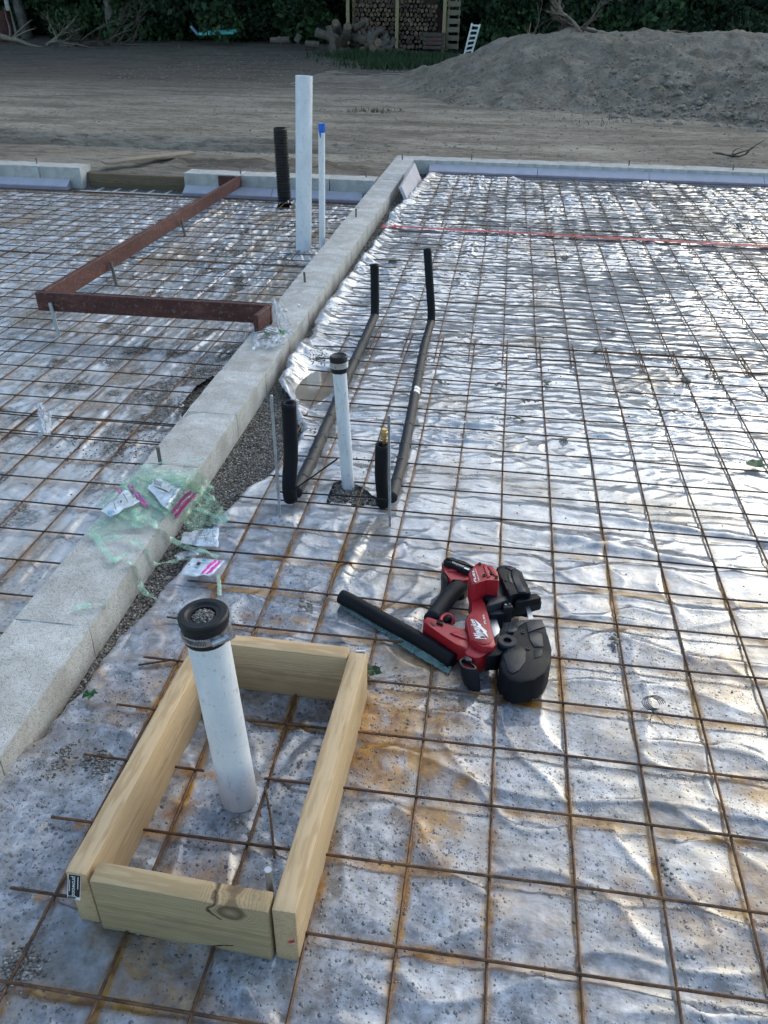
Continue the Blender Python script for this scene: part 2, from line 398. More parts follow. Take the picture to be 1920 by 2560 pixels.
simple('white_print',(.82,.82,.82),.5,var=.03)
simple('black_print',(.015,.016,.02),.5,var=.1)
simple('blue_print',(.04,.30,.55),.5,var=.1)
simple('pink_zip',(.72,.02,.36),.35,var=.08)
simple('foamboard',(.34,.31,.37),.7,var=.14,scale=9,bump=.2)
simple('foamlight',(.50,.47,.50),.7,var=.1,scale=9,bump=.2)
simple('redtape',(.60,.13,.13),.3,var=.3,scale=24,bump=.3,coat=.5,bscale=60)
simple('bark',(.075,.06,.05),.9,var=.45,scale=8,bump=.8,bscale=40)
simple('barkgrey',(.15,.135,.12),.9,var=.35,scale=8,bump=.8,bscale=40)
simple('birch',(.38,.37,.34),.8,var=.3,scale=12,bump=.4,bscale=40)
simple('logend',(.15,.10,.06),.8,var=.4,scale=18,bump=.4,bscale=60)
simple('logend2',(.075,.048,.032),.8,var=.45,scale=18,bump=.4,bscale=60)
simple('greyboard',(.17,.14,.10),.85,var=.25,scale=9,bump=.3)
simple('roofing',(.10,.06,.05),.85,var=.3,scale=9,bump=.3)
simple('redcan',(.42,.02,.03),.4,var=.15)
simple('rustbarrel',(.06,.015,.010),.75,var=.5,scale=6)
simple('alu',(.62,.66,.68),.4,.6,.1,30,.1)
simple('teal_pipe',(.10,.48,.46),.35,var=.15)
simple('teal_end',(.15,.28,.42),.4,var=.15)
simple('grey_clod',(.24,.21,.17),.95,var=.3,scale=12,bump=.8,bscale=30)
simple('blue_tape',(.01,.13,.55),.4,var=.15)
def leafmat(name,c0,c1):
    t=NT(name); oi=t.n('ShaderNodeNewGeometry').outputs['Random Per Island']
    c=t.ramp(oi,[(0,c0),(1,c1)])
    t.set(Base=c,Rough=.6,Spec=.3)
    return t.m
M['leaf']=leafmat('leaves_dark',(.008,.022,.012),(.03,.065,.026))
M['leaf2']=leafmat('leaves_mid',(.016,.04,.016),(.05,.10,.035))
M['grass']=leafmat('grass_blades',(.014,.032,.011),(.035,.07,.022))
M['greenleaf']=leafmat('torn_green_leaf',(.02,.07,.03),(.04,.12,.05))
def clear(name,tint,rough,alpha,emitmix=.5,bs=40,fold=1.):
    t=NT(name); n=t.noise(bs,5,.65,dist=1.2)
    nb=t.bump(n,.9*fold,.006)
    a=t.ramp(t.noise(bs*.6,4,.6,dist=.8),[(.3,alpha*.6),(.7,min(1,alpha*1.5))])
    return t.set(Base=tint,Rough=rough,Spec=.8,Coat=.8,CoatR=.05,Alpha=a,Norm=nb)
M['greenfilm']=clear('pale_green_film',(.36,.66,.47),.2,.30)
M['greenstrip']=clear('pale_green_tape',(.42,.74,.55),.18,.48)
M['clearbag']=clear('clear_plastic_bag',(.70,.76,.82),.15,.45)
M['whitebag']=clear('white_printed_bag',(.72,.80,.86),.22,.93,fold=.5)
M['edgefilm']=clear('white_film_fold',(.62,.62,.60),.25,.95)
M['tealstrip']=clear('teal_backing_strip',(.09,.19,.17),.25,.75)
M['pinkfilm']=clear('pink_plastic',(.75,.10,.42),.2,.8,fold=.6)
def water():
    t=NT('muddy_water'); n=t.noise(5,3,.5)
    return t.set(Base=t.ramp(n,[(.3,(.30,.26,.20)),(.7,(.40,.36,.29))]),Rough=.06,Spec=.6,Coat=1.,CoatR=.02,Norm=t.bump(t.noise(12,2,.5),.03,.01))
M['water']=water()
# ---------------------------------------------------------------- ground
EDGE=[(-2.4,-1.02),(-1.3,-1.03),(-1.086,-1.02),(-1.02,-.987),(-.913,-.965),(-.798,-.958),(-.691,-.951),(-.609,-.928),(-.5,-.92),(-.379,-.903),(-.175,-.89),(-.074,-.869),(.02,-.85),(.09,-.84),(.18,-.80),(.30,-.79),(.39,-.765),(.52,-.755),(.62,-.80),(.745,-.84),(.85,-.90),(.93,-.95),(1.125,-.957),(1.38,-.956),(1.5,-.925),(1.7,-.962),(1.93,-.966),(2.37,-.942),(2.9,-.925),(3.2,-.905),(3.75,-.903),(4.3,-.917),(4.8,-.86),(5.3,-.83),(5.9,-.80),(6.4,-.80)]
EY=np.array([e[0] for e in EDGE]);EX=np.array([e[1] for e in EDGE])
def edgeR(y): return np.interp(y,EY,EX)+.010*pn(y*9,0*y+3.3,5)+.006*pn(y*31,0*y+1.3,6)
def steps(segs):
    o=[segs[0][0]]
    for a,b,d0,d1 in segs:
        x=a;
        while x<b-1e-6:
            f=(x-a)/(b-a); x=min(b,x+d0+(d1-d0)*f); o.append(x)
    return np.array(o)
def floorR(x,y): return -.055*sm(5.95,6.35,y)
def floorL(x,y): return -.045-.065*sm(4.6,5.15,y)
def groundz(x,y):
    inR=(x>-1.0)&(y<6.5); inL=(x<=-1.0)&(y<5.4)
    z=np.where(inR,-.045+floorR(x,y)*.9,np.where(inL,-.075-.05*sm(4.6,5.2,y),-.01))
    out=1-np.where((x>-1.0),1-sm(6.45,6.7,y),1-sm(5.35,5.6,y))
    n=.030*fbm(x*.7,y*1.2,31,5,.6)+.018*ridge(x*.5,y*2.6,9)*fbm(x*3,y*6,12,3)
    far=sm(16,26,y); z=z+out*(n*(1+1.5*far)+.02)
    # tyre tracks left in the dirt
    for yc,sl in ((7.08,.02),(7.62,.015)):
        tr=np.exp(-((y-yc-(x+4)*sl-.05*pn(x*.6,x*0+yc,4))/.10)**2)*(1-sm(-2.6,-1.2,x))
        z=z-out*tr*(.085+.03*pn(x*5,y*5,8))
        tr2=np.exp(-((y-yc-.16-(x+4)*sl)/.08)**2)*(1-sm(-2.6,-1.2,x)); z=z+out*tr2*.03
    z=z+out*.10*np.exp(-((x+1.9)/.9)**2-((y-5.95)/.22)**2)*(.6+.6*pn(x*6,y*6,3))
    z=z+out*.05*np.exp(-((x+3.2)/.7)**2-((y-6.0)/.3)**2)*(.6+.6*pn(x*6,y*6,4))
    z=z+out*.25*sm(20,32,y)*sm(2,-10,x)
    return z
gx=np.concatenate([steps([(-60,-12,4,.4)]),steps([(-12,-5,.2,.08),(-5,4,.045,.045),(4,12,.06,.3),(12,60,.5,5)])[1:]])
gy=steps([(-12,-2.5,1,.1),(-2.5,6,.05,.05),(6,9,.03,.045),(9,16,.05,.10),(16,32,.12,.25),(32,90,.4,6)])
GX,GY=np.meshgrid(gx,gy); GZ=groundz(GX,GY)
OUT=np.where(GX>-1.0,sm(6.5,6.6,GY),sm(5.4,5.5,GY))
DK=sm(13,20,GY+1.5*pn(GX*.25,GY*.2,5)-.35*GX)*.85*sm(12,2,GX)+0*GX
RUT=0*GX
for yc in (7.08,7.62,7.24,7.78):
    RUT=RUT+(.55 if yc in (7.08,7.62) else .3)*np.exp(-((GY-yc-(GX+4)*.018-.05*pn(GX*.6,GX*0+yc,4))/.06)**2)*(1-sm(-2.6,-1.2,GX))*(.6+.6*pn(GX*3,GY*3,8))
RUT=RUT+.5*np.exp(-((GY-9.3+.12*(GX-2))/.05)**2)*sm(.6,1.6,GX)*(.6+.6*pn(GX*3,GY*3,9))
DK=np.clip(DK+RUT+.35*sm(.05,.4,fbm(GX*.8,GY*1.6,33,4))+.55*np.exp(-((GX+1.9)/1.1)**2-((GY-5.95)/.3)**2)+.5*np.exp(-((GX+3.1)/.9)**2-((GY-6.05)/.3)**2),0,1)
PALE=np.exp(-((GX-.75)/.42)**2-((GY-8.0)/.22)**2)*(.75+.6*pn(GX*4,GY*6,3))+.8*np.exp(-((GX+.1-(13-GY)*.8)/1.1)**2-((GY-12.3+.25*GX)/.10)**2)
ground=grid('ground',GX,GY,GZ,M['ground'],attrs={'out':OUT,'dark':DK,'pale':np.clip(PALE,0,1)})
tag(ground,'bare churned dirt lot around the gravel slab bed','ground',kind='structure')
# ---------------------------------------------------------------- films
def seg_dist(x,y,a,b):
    ax,ay=a;bx,by=b; L=(bx-ax)**2+(by-ay)**2
    t=np.clip(((x-ax)*(bx-ax)+(y-ay)*(by-ay))/L,0,1); return np.hypot(x-ax-t*(bx-ax),y-ay-t*(by-ay)),t
FR_Y0=S*0
def cellpos(x,y,ox=0.,oy=0.):
    u=(x-ox)/S; v=(y-oy)/S; du=np.abs(u-np.round(u))*S; dv=np.abs(v-np.round(v))*S; return du,dv
def colx(y): # column phase of the three sheets in the right bay
    return np.where(y<1.55,0.,np.where(y<3.95,-.019,-.046))
def filmR(x,y):
    du,dv=cellpos(x,y,colx(y),np.where(y<1.55,0.,np.where(y<3.95,-.012,.02)))
    near=1-sm(-.9,.1,y)
    pil=np.sqrt(np.clip(du/(S/2),0,1)*np.clip(dv/(S/2),0,1))
    far=sm(-.5,.7,y)
    wx=x+.07*pn(x*3,y*4,41); wy=y+.07*pn(x*2.2,y*3,42)
    w=ridge(wx*1.7+wy*.5,wy*7,11)**2.4*.75+ridge(wx*3.6,wy*15-wx,12)**1.6*(.15+.5*far)
    w2=ridge(wx*4-wy*4,wy*6+wx*3,13)**2.5
    am=.35+.65*sm(-.25,.35,pn(x*1.3,y*1.3,44))
    a=(.0020+.0095*far+.003*sm(2.2,5,y))*(am+.25*sm(2.5,5,y))
    z=-.008+pil*(.0045*(1-far)*(.75+.7*pn(x*5,y*5,14))+.0015)+a*(.35+.65*np.clip(pil*1.4,0,1)*(1-.35*far)+.2*far)*(w+.55*w2+.5*far*ridge(wx*9-wy*5,wy*19,19)**1.8)
    z=z+(1-far)*(.0028*fbm(x*8,y*8,15,3)+.004*ridge(wx*2.2+1.3,wy*6,46)**5+.0035*ridge(wx*5+1.3,wy*5,47)**4)
    # long folds beside the frame and around the pipes
    for p,q,wd,h in [((-.53,-.06),(-.66,-.42),.030,.010),((-.40,-.06),(-.45,-.50),.018,.018),((-.27,-.12),(-.38,-.36),.016,.008),((-.14,-.34),(-.32,-.66),.026,.014),((-.20,.02),(.75,-.16),.03,.014),((.05,.12),(1.1,-.02),.018,.012),((-.62,-.05),(-.80,-.20),.03,.014),((-.62,-.75),(-.50,-1.02),.012,.010),((-.40,-.86),(-.47,-1.06),.012,.012),((-.62,-1.3),(-.2,-1.62),.02,.012),((-.45,-1.12),(-.39,-.95),.014,.012),((-.50,-1.2),(-.45,-1.36),.014,.010),((-.3,-1.5),(.5,-1.52),.012,.010),((.1,-.95),(.6,-1.0),.02,.004)]:
        d,t=seg_dist(x,y,p,q); z=z+h*np.exp(-(d/wd)**2)*np.sin(np.pi*np.clip(t*.9+.05,0,1))*.9*(.8+.3*pn(x*20,y*20,17))
    e=x-edgeR(y)                      # lifted, rolled edge along the blocks
    lift=sm(.35,1.0,y)
    z=z+(.012*(1-lift)+.050*lift)*np.exp(-(e/(.03+.05*lift))**2)*(.45+.55*np.abs(pn(x*7,y*9,18)))
    z=z-.035*np.exp(-(e/.012)**2)*(1-.5*lift)
    # the sagging pocket of muddy water
    pk=np.exp(-(((x+.80)/.085)**2+((y-.95)/.20)**2)**2); z=z*(1-pk)+pk*(-.035)
    z=z+.02*np.exp(-((np.hypot(x+.504,y-.10)-.055)/.02)**2)*(.4+.6*pn(x*15,y*15,19))*.6
    fr=np.hypot(x+.498,y+1.117); z=z+.006*np.exp(-(fr/.05)**2)
    return z+floorR(x,y)
def blobs(x,y,L):
    o=0*x; nz=fbm(x*14,y*14,61,3)
    for (px,py),rx,ry,s in L:
        p=un(px*1.1573,py*1.1573,0); o=np.maximum(o,s*np.exp(-(((x-p[0])/rx)**2+((y-p[1])/ry)**2)**1.2)*(.75+.9*nz))
    return np.clip(o,0,1)
fx=steps([(-1.04,.9,.005,.0055),(.9,2.4,.008,.016),(2.4,4.2,.02,.04)])
fy=steps([(-2.0,-.3,.005,.0055),(-.3,2.2,.006,.010),(2.2,6.35,.010,.016)])
X,Y=np.meshgrid(fx,fy); Z=filmR(X,Y)
mask=X>edgeR(Y)
mask&=~((Y>.03+.01*pn(X*20,Y*0,7))&(X>-.555)&(Y<.17-1.0*np.clip(X+.50,0,1))&(Y<.15+1.2*(X+.55)))
mask&=(Y<6.12+.07*pn(X*2.3,Y*0,77)+.03*pn(X*9,Y*0,78))
du,dv=cellpos(X,Y,colx(Y),0); dw=np.minimum(du,dv)
rz=np.clip(1.15-.55*np.abs(Y+.9)-.35*np.clip(X-.2,0,9),.0,1)+.4*(np.exp(-((Y+1.2)/.9)**2))
rust=np.exp(-(dw/.011)**2)*np.clip(rz*1.1,0,1)*np.clip(.45+1.3*fbm(X*5,Y*5,51,3),0.05,1)*(X>-.80)*(1-.75*sm(-.5,.3,Y))
rust=np.maximum(rust,blobs(X,Y,[((850,1530),.12,.08,1.2),((840,1570),.08,.06,1.1),((850,1640),.11,.08,1.2),((960,1545),.06,.08,.85),((970,1630),.06,.05,.6),((820,1680),.06,.05,.9),((930,1770),.06,.06,.9),((990,1690),.05,.03,.6),((1000,1720),.03,.03,.6),((385,1745),.03,.025,.95),((540,1330),.03,.02,.7),((590,1335),.035,.02,.6),((1640,1705),.05,.045,.75),((1500,1640),.06,.06,.35),((650,1340),.04,.02,.5),((1120,1610),.04,.05,.3),((930,1860),.05,.04,.5),((1040,1900),.05,.05,.3)]))
rust=np.maximum(rust,.36*sm(.10,.42,fbm(X*2.9,Y*2.9,55,4))*(1-sm(-.7,-.1,Y)))
sand=blobs(X,Y,[((860,1400),.13,.12,1.),((900,1450),.10,.07,.9),((150,1640),.05,.07,.9),((460,1290),.06,.05,.5),((900,1640),.10,.1,.4),((1010,2040),.05,.04,.2),((250,1990),.06,.03,.8),((60,2080),.05,.04,.8),((1420,420),.12,.30,.9),((1500,470),.14,.42,1.),((1590,700),.08,.06,.5),((900,1250),.14,.08,.8),((1000,1260),.10,.08,.7),((800,1210),.10,.07,.7),((1080,960),.10,.07,.6),((1180,960),.06,.05,.4),((1000,740),.07,.10,.5),((930,395),.10,.25,.8),((1250,530),.12,.2,.35),((1400,1400),.1,.06,.4),((1590,1650),.09,.1,.4),((1130,1850),.1,.1,.35),((1400,2060),.1,.06,.4),((690,830),.10,.12,.6),((690,900),.06,.06,.7),((1500,1260),.1,.05,.4),((560,1170),.1,.04,.3)])
sand=np.maximum(sand,.75*sm(.12,.5,fbm(X*2.2,Y*2.2,61,4))); sand=np.maximum(sand,.5*np.exp(-(dw/.010)**2)*(1-sm(-.6,.2,Y))*(X>-.80)*np.clip(.3+pn(X*6,Y*6,66),0,1)); sand=np.maximum(sand,.55*sm(.2,.5,fbm(X*5,Y*5,63,3))*(1-sm(-.6,0,Y)))
drops=(1-sm(-.75,-.1,Y))*np.clip(.78+1.5*fbm(X*4,Y*4,71,3),0.1,1.25)*(1-.75*np.clip(rust*.4+sand,0,1))
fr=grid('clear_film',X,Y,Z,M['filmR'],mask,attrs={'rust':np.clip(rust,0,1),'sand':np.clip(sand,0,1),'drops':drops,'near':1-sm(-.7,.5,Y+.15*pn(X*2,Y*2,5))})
tag(fr,'wet crinkled clear plastic sheet over gravel in the right bay, beaded with droplets','plastic sheet')
# left bay
def filmL(x,y):
    t=x+.00*y; wx=x+.03*pn(x*3,y*1.2,81)
    w=ridge(wx*5.5,y*.7,82)**5*.020*(.15+.85*np.abs(pn(x*1.3,y*.6,83)))+ridge(wx*22,y*2.4,84)**2*.004
    far=sm(1.2,3.0,y)
    w=w+far*(ridge(x*8+y,y*7,85)**2*.012)+.004*fbm(x*9,y*7,86,3)+.004*ridge(x*14+y*2,y*5,93)**2
    z=-.010+w
    for cx,cy,r,h in ((-1.352,3.14,.10,.05),(-1.83,4.62,.13,.06)):
        d=np.hypot(x-cx,y-cy); z=z+h*np.exp(-((d-.06)/.05)**2)*np.abs(pn(np.arctan2(y-cy,x-cx)*3,d*4,87))
    return z+floorL(x,y)
def edgeL(y): return -1.235+.035*pn(y*1.8,0*y,88)-.06*np.exp(-((y-.9)/.25)**2)-.03*np.exp(-((y-.45)/.12)**2)+.01*pn(y*12,0*y,89)
lx=steps([(-6.2,-3,.03,.014),(-3,-1.18,.010,.008)]); ly=steps([(-1.3,1.6,.009,.010),(1.6,5.0,.012,.018)])
X,Y=np.meshgrid(lx,ly); Z=filmL(X,Y); mask=(X<edgeL(Y))&(Y<4.86+.05*pn(X*3,Y*0,90))
mask&=~((np.abs(X+1.83)<.05)&(np.abs(Y-4.56)<.09))
du,dv=cellpos(X,Y,-1.396,.23-.1524); 
rust=np.exp(-(np.minimum(du,dv)/.008)**2)*.35*(1-sm(.5,1.6,Y))
sand=np.maximum(.85*sm(.05,.42,fbm(X*2.6,Y*1.6,92,4)),.8*np.exp(-(((X+1.68)/.12)**2+((Y-3.3)/.35)**2)))
GV=sm(.0,.14,fbm(X*6,Y*4,91,4)-.12+.30*np.exp(-(((X+1.40)/.13)**2+((Y-1.0)/.40)**2))+.25*np.exp(-(((X+1.52)/.14)**2+((Y-.62)/.22)**2))-.30*np.clip(-(X+1.75),0,9))
fl=grid('clear_film',X,Y,Z,M['filmL'],mask,attrs={'grav':GV*.9,'rust':np.clip(rust,0,1),'sand':np.clip(sand,0,1)})
tag(fl,'dusty clear plastic sheet with long straight folds in the left bay beyond the blocks','plastic sheet')
# rolled film lip and muddy puddle in the pocket
pp=[un(*zone(600,800,2.765)(*p),-.02) for p in [(385,400),(430,330),(480,300),(560,300),(640,330),(690,400),(690,470),(640,520),(560,560),(500,600),(430,650),(385,610),(360,540),(372,470)]]
c0=np.mean(pp,0); V=[(c0[0],c0[1],-.0175)]
NP=56; ang=np.linspace(0,2*np.pi,NP,endpoint=False)
pa=np.array([math.atan2(p[1]-c0[1],p[0]-c0[0]) for p in pp]); pr=np.array([math.hypot(p[1]-c0[1],p[0]-c0[0]) for p in pp]); oo=np.argsort(pa)
rr=np.interp(ang,pa[oo],pr[oo],period=2*np.pi)
for a,r in zip(ang,rr): V.append((c0[0]+r*1.02*math.cos(a),c0[1]+r*1.02*math.sin(a),-.0175))
pud=mesh('puddle',V,[(0,1+i,1+(i+1)%NP) for i in range(NP)],M['water'],None,True)
tag(pud,'muddy tan puddle held in a film pocket beside the blocks','water',kind='structure')
# ---------------------------------------------------------------- loose stones
def stones(name,pts,rad,mat,kind='stuff',label=None,cat=None,flat=.75):
    base=np.array([(0,0,1),(1,0,0),(0,1,0),(-1,0,0),(0,-1,0),(0,0,-1)],float)
    bf=[(0,1,2),(0,2,3),(0,3,4),(0,4,1),(5,2,1),(5,3,2),(5,4,3),(5,1,4)]
    rng=np.random.default_rng(3); n=len(pts); pts=np.asarray(pts)
    B=base[None]*(1+.45*(rng.random((n,6,3))-.5)); th=rng.random(n)*6.28
    c,s=np.cos(th)[:,None],np.sin(th)[:,None]; x=B[:,:,0]*c-B[:,:,1]*s; y=B[:,:,0]*s+B[:,:,1]*c
    V=np.stack([x*(1+.4*rng.random(n))[:,None],y,B[:,:,2]*flat],-1)*np.asarray(rad)[:,None,None]+pts[:,None,:]
    Fc=(np.array(bf)[None]+(np.arange(n)*6)[:,None,None]).reshape(-1,3)
    me=bpy.data.meshes.new(name); V=V.reshape(-1,3)
    me.vertices.add(len(V)); me.vertices.foreach_set('co',V.ravel()); me.loops.add(Fc.size); me.loops.foreach_set('vertex_index',Fc.ravel().astype(np.int32))
    me.polygons.add(len(Fc)); me.polygons.foreach_set('loop_start',np.arange(0,Fc.size,3,dtype=np.int32)); me.update(calc_edges=True)
    me.materials.append(mat); o=bpy.data.objects.new(name,me); link(o); tag(o,label,cat,kind=kind); return o
rng=np.random.default_rng(11)
y=np.concatenate([rng.uniform(-1.5,2.6,24000),rng.uniform(2.2,6.0,6000)]); e=edgeR(y); x=-.985+rng.random(30000)*np.maximum(.005,e+.015+.985)
r=rng.uniform(.0022,.0048,30000)*np.where(y<1.5,1,1.4); P=list(zip(x,y,-.047+rng.uniform(0,.007,30000))); Rr=list(r)
for i in range(3200):
    P.append((rng.uniform(-.60,-.38),rng.uniform(-.01,.2),-.022+rng.uniform(0,.012))); Rr.append(rng.uniform(.002,.0045))
for i in range(9000):
    y=rng.uniform(-.6,3.2); P.append((rng.uniform(-1.50,-1.19),y,-.075+rng.uniform(0,.006))); Rr.append(rng.uniform(.0022,.0048))
stones('gravel',P,Rr,M['stone'],label='grey pea gravel exposed between the blocks and the film',cat='gravel')
P=[];Rr=[]
def scat(px,py,rx,ry,n,r0=.0015,r1=.004,left=False):
    p=un(px*1.1573,py*1.1573,-.045 if left else 0.)
    x=p[0]+rng.normal(size=n)*rx*.5; y=p[1]+rng.normal(size=n)*ry*.5; z=(filmL if left else filmR)(x,y)
    P.extend(zip(x,y,z+.001)); Rr.extend(rng.uniform(r0,r1,n))
for a in [(130,1640,.02,.05,90),(205,1640,.035,.03,150),(225,1655,.02,.03,80),(45,2085,.04,.03,220),(690,775,.05,.08,150),(700,930,.05,.05,50),(300,1990,.06,.02,60),(1440,1880,.02,.03,20),(800,1460,.1,.05,30),(760,1000,.1,.08,30)]: scat(*a)
for a in [(440,790,.10,.12,350),(560,720,.12,.12,300),(400,870,.10,.1,300),(300,960,.2,.2,260),(180,950,.15,.2,160),(470,680,.12,.14,200),(240,780,.05,.04,150),(330,860,.03,.02,120),(250,850,.02,.02,80)]: scat(*a,left=True)
x=rng.uniform(-.9,2.3,1500);y=rng.uniform(-1.7,4,1500); P.extend(zip(x,y,filmR(x,y)+.001)); Rr.extend(rng.uniform(.0012,.003,1500)*(1+.3*np.maximum(0,y)))
x=rng.uniform(-3.4,-1.25,900);y=rng.uniform(-.7,4.5,900); P.extend(zip(x,y,filmL(x,y)+.001)); Rr.extend(rng.uniform(.0015,.004,900))
stones('scattered_pebbles',P,Rr,M['stone'],label='stray pebbles and grit lying on the plastic sheets',cat='pebbles')
x=rng.uniform(-9,7,5000);y=6.8+rng.random(5000)**1.5*18; P=list(zip(x,y,groundz(x,y))); Rr=rng.uniform(.005,.016,5000)*(1+.03*y)
stones('dirt_clods',P,Rr,M['grey_clod'],label='small dirt clods and stones across the bare lot',cat='clods')
# ---------------------------------------------------------------- block walls
def wall(name,label,blocks,z1,z0,joint_dir,bolts,group=None):
    c=np.mean([[(b[0]+b[1])/2,(b[2]+b[3])/2] for b in blocks],0)
    w=thing(name,label,'block wall',(c[0],c[1],z0),group)
    for i,(a,b,c_,d) in enumerate(blocks):
        bm=boxbm(b-a,d-c_,z1-z0,0)
        bmesh.ops.subdivide_edges(bm,edges=bm.edges[:],cuts=7,use_grid_fill=True)
        rr=random.Random(i*7+len(name))
        for v in bm.verts:
            k=.0022
            ex=abs(abs(v.co.x)-(b-a)/2)<1e-4; ey=abs(abs(v.co.y)-(d-c_)/2)<1e-4; ez=abs(abs(v.co.z)-(z1-z0)/2)<1e-4
            n=ex+ey+ez
            if n>=2: v.co=Vector((v.co.x*(1-.012*rr.random()),v.co.y*(1-.004*rr.random()),v.co.z*(1-.03*rr.random())))
            v.co+=Vector((rr.uniform(-k,k)*.3,rr.uniform(-k,k)*.3,rr.uniform(-k,k)*.4))
        o=from_bm('concrete_block',bm,M['block'],w,50)
        o.location=((a+b)/2,(c_+d)/2,(z0+z1)/2+rr.uniform(-.002,.002)); o.rotation_euler=(rr.uniform(-.004,.004),rr.uniform(-.003,.003),rr.uniform(-.004,.004))
    for bx,by,hh in bolts:
        tube('anchor_bolt',[(bx,by,z1-.02),(bx+random.uniform(-.004,.004),by,z1+hh)],.0065,M['bolt'],w,8)
    return w
bl=[]; y=-.731-.4064*4
while y<6.3: bl.append((-1.183,-.989,y+.0015,y+.4049)); y+=.4064
bl.append((-1.183,-.989,y+.003,6.50))
# thin mortar core inside the joints
w0=wall('block_wall','long row of grey concrete blocks dividing the two bays, running away from the camera',bl,.055,-.14,'y',[(-1.125,.083,.062),(-1.116,2.186,.055),(-1.118,3.845,.055),(-1.10,6.47,.05)])
boxo('mortar',-1.178,-.994,-2.3,6.48,-.13,.0535,M['block'],w0,.001)
bl=[];x=-1.183
while x<4.6: bl.append((x+.003,x+.4034,6.505,6.745)); x+=.4064
w1=wall('block_wall','pale block curb along the far end of the right bay, lined with lilac foam',bl,.055,-.16,'x',[(-.42,6.62,.055),(1.12,6.62,.05),(2.1,6.6,.05)])
boxo('mortar',-1.17,4.55,6.51,6.74,-.15,.0505,M['block'],w1,.001)
bl=[];x=-1.196
while x>-2.75: bl.append((x-.4034,x-.003,5.28,5.50)); x-=.4064
bl[-1]=(-2.935,bl[-1][1],5.28,5.50)
w2=wall('block_wall','short block curb behind the black corrugated pipe, its left end cut square',bl,.055,-.16,'x',[(-2.43,5.36,.05),(-1.3,5.45,.05)])
bl=[];x=-3.94
while x>-6.6: bl.append((x-.4034,x-.003,5.33,5.55)); x-=.4064
w3=wall('block_wall','block curb at the far left edge, ending at the door gap',bl,.055,-.16,'x',[(-4.42,5.45,.05)])
def foam(name,label,pts,mat,thick,parent=None):
    bm=bmesh.new(); vs=[bm.verts.new(p) for p in pts]; f=bm.faces.new(vs); bm.normal_update(); n=f.normal.copy()
    if n.y>0: n=-n
    r=bmesh.ops.extrude_face_region(bm,geom=[f]); 
    for v in [g for g in r['geom'] if isinstance(g,bmesh.types.BMVert)]: v.co-=n*thick
    c=Vector(np.mean(np.array(pts),0)); o=from_bm(name,bm,mat,None,None,loc=tuple(c)); 
    if label: tag(o,label,'foam board')
    return o
def bevelfoam(label,x0,x1,yw,zt,zb):
    # profile: wall side, sloped top, vertical front
    prof=[(yw,zt),(yw-.085,zt-.048),(yw-.10,zt-.052),(yw-.10,zb),(yw,zb)]
    t=thing('foam_board',label,'foam board',((x0+x1)/2,yw-.05,zb))
    n=int((x1-x0)/1.2)+1
    for i in range(n):
        a=x0+(x1-x0)*i/n+.002; b=x0+(x1-x0)*(i+1)/n-.002
        V=[(a,)+p for p in prof]+[(b,)+p for p in prof]; m=len(prof)
        Fc=[tuple(range(m))[::-1],tuple(range(m,2*m))]+[(k,(k+1)%m,m+(k+1)%m,m+k) for k in range(m)]
        o=mesh('foam_piece',V,Fc,[M['foamboard'],M['foamlight']],t,False,[0,0]+[1 if k==0 else 0 for k in range(m)])
    return t
bevelfoam('lilac foam strip with a sloping top edge along the far right curb',-.83,4.5,6.503,.022,-.12)
bevelfoam('lilac foam strip at the foot of the low curb behind the pipes',-2.93,-1.30,5.277,-.045,-.15)
bevelfoam('lilac foam strip at the foot of the far left curb',-6.6,-4.05,5.327,-.045,-.15)
zf=zone(880,370,5.184)
a=unx(*zf(640,497),-.90); b=unx(*zf(815,192),-.90)
foam('foam_board','pinkish white foam board leaning against the block row at its far end',[tuple(a),tuple(b),(b[0]+.085,b[1]-.02,-.035),(a[0]+.085,a[1]-.03,-.04)],M['foamlight'],.025)
# door gap: wooden plank and block webs
pl=boxo('gap_board',-3.90,-2.93,5.40,5.44,-.135,.0,M['oldwood'],None,.003); tag(pl,'dark brown board closing the gap between the two left curbs','board')
t=thing('sunken_blocks','tops of sunken hollow blocks in the gap before the brown board','concrete block',(-3.4,5.3,-.15))
for i in range(3):
    bx=-3.92+i*.33
    for k in range(2):
        boxo('block_web',bx+k*.165,bx+k*.165+.13,5.20,5.235,-.16,-.118,M['block'],t,.004)
        boxo('block_web',bx+k*.165+.13,bx+k*.165+.160,5.20,5.40,-.16,-.120,M['block'],t,.004)
p0=np.array([-3.82,5.60,.03]);p1=np.array([-3.24,6.22,.045])
bm=boxbm(.92,.13,.02,.002); pk=from_bm('plank',bm,M['palewood'],None,30); pk.location=(-3.50,5.90,.075); pk.rotation_euler=(R(2),R(-1),math.atan2(p1[1]-p0[1],p1[0]-p0[0])); tag(pk,'loose pale plank lying on the dirt behind the left curb','plank')
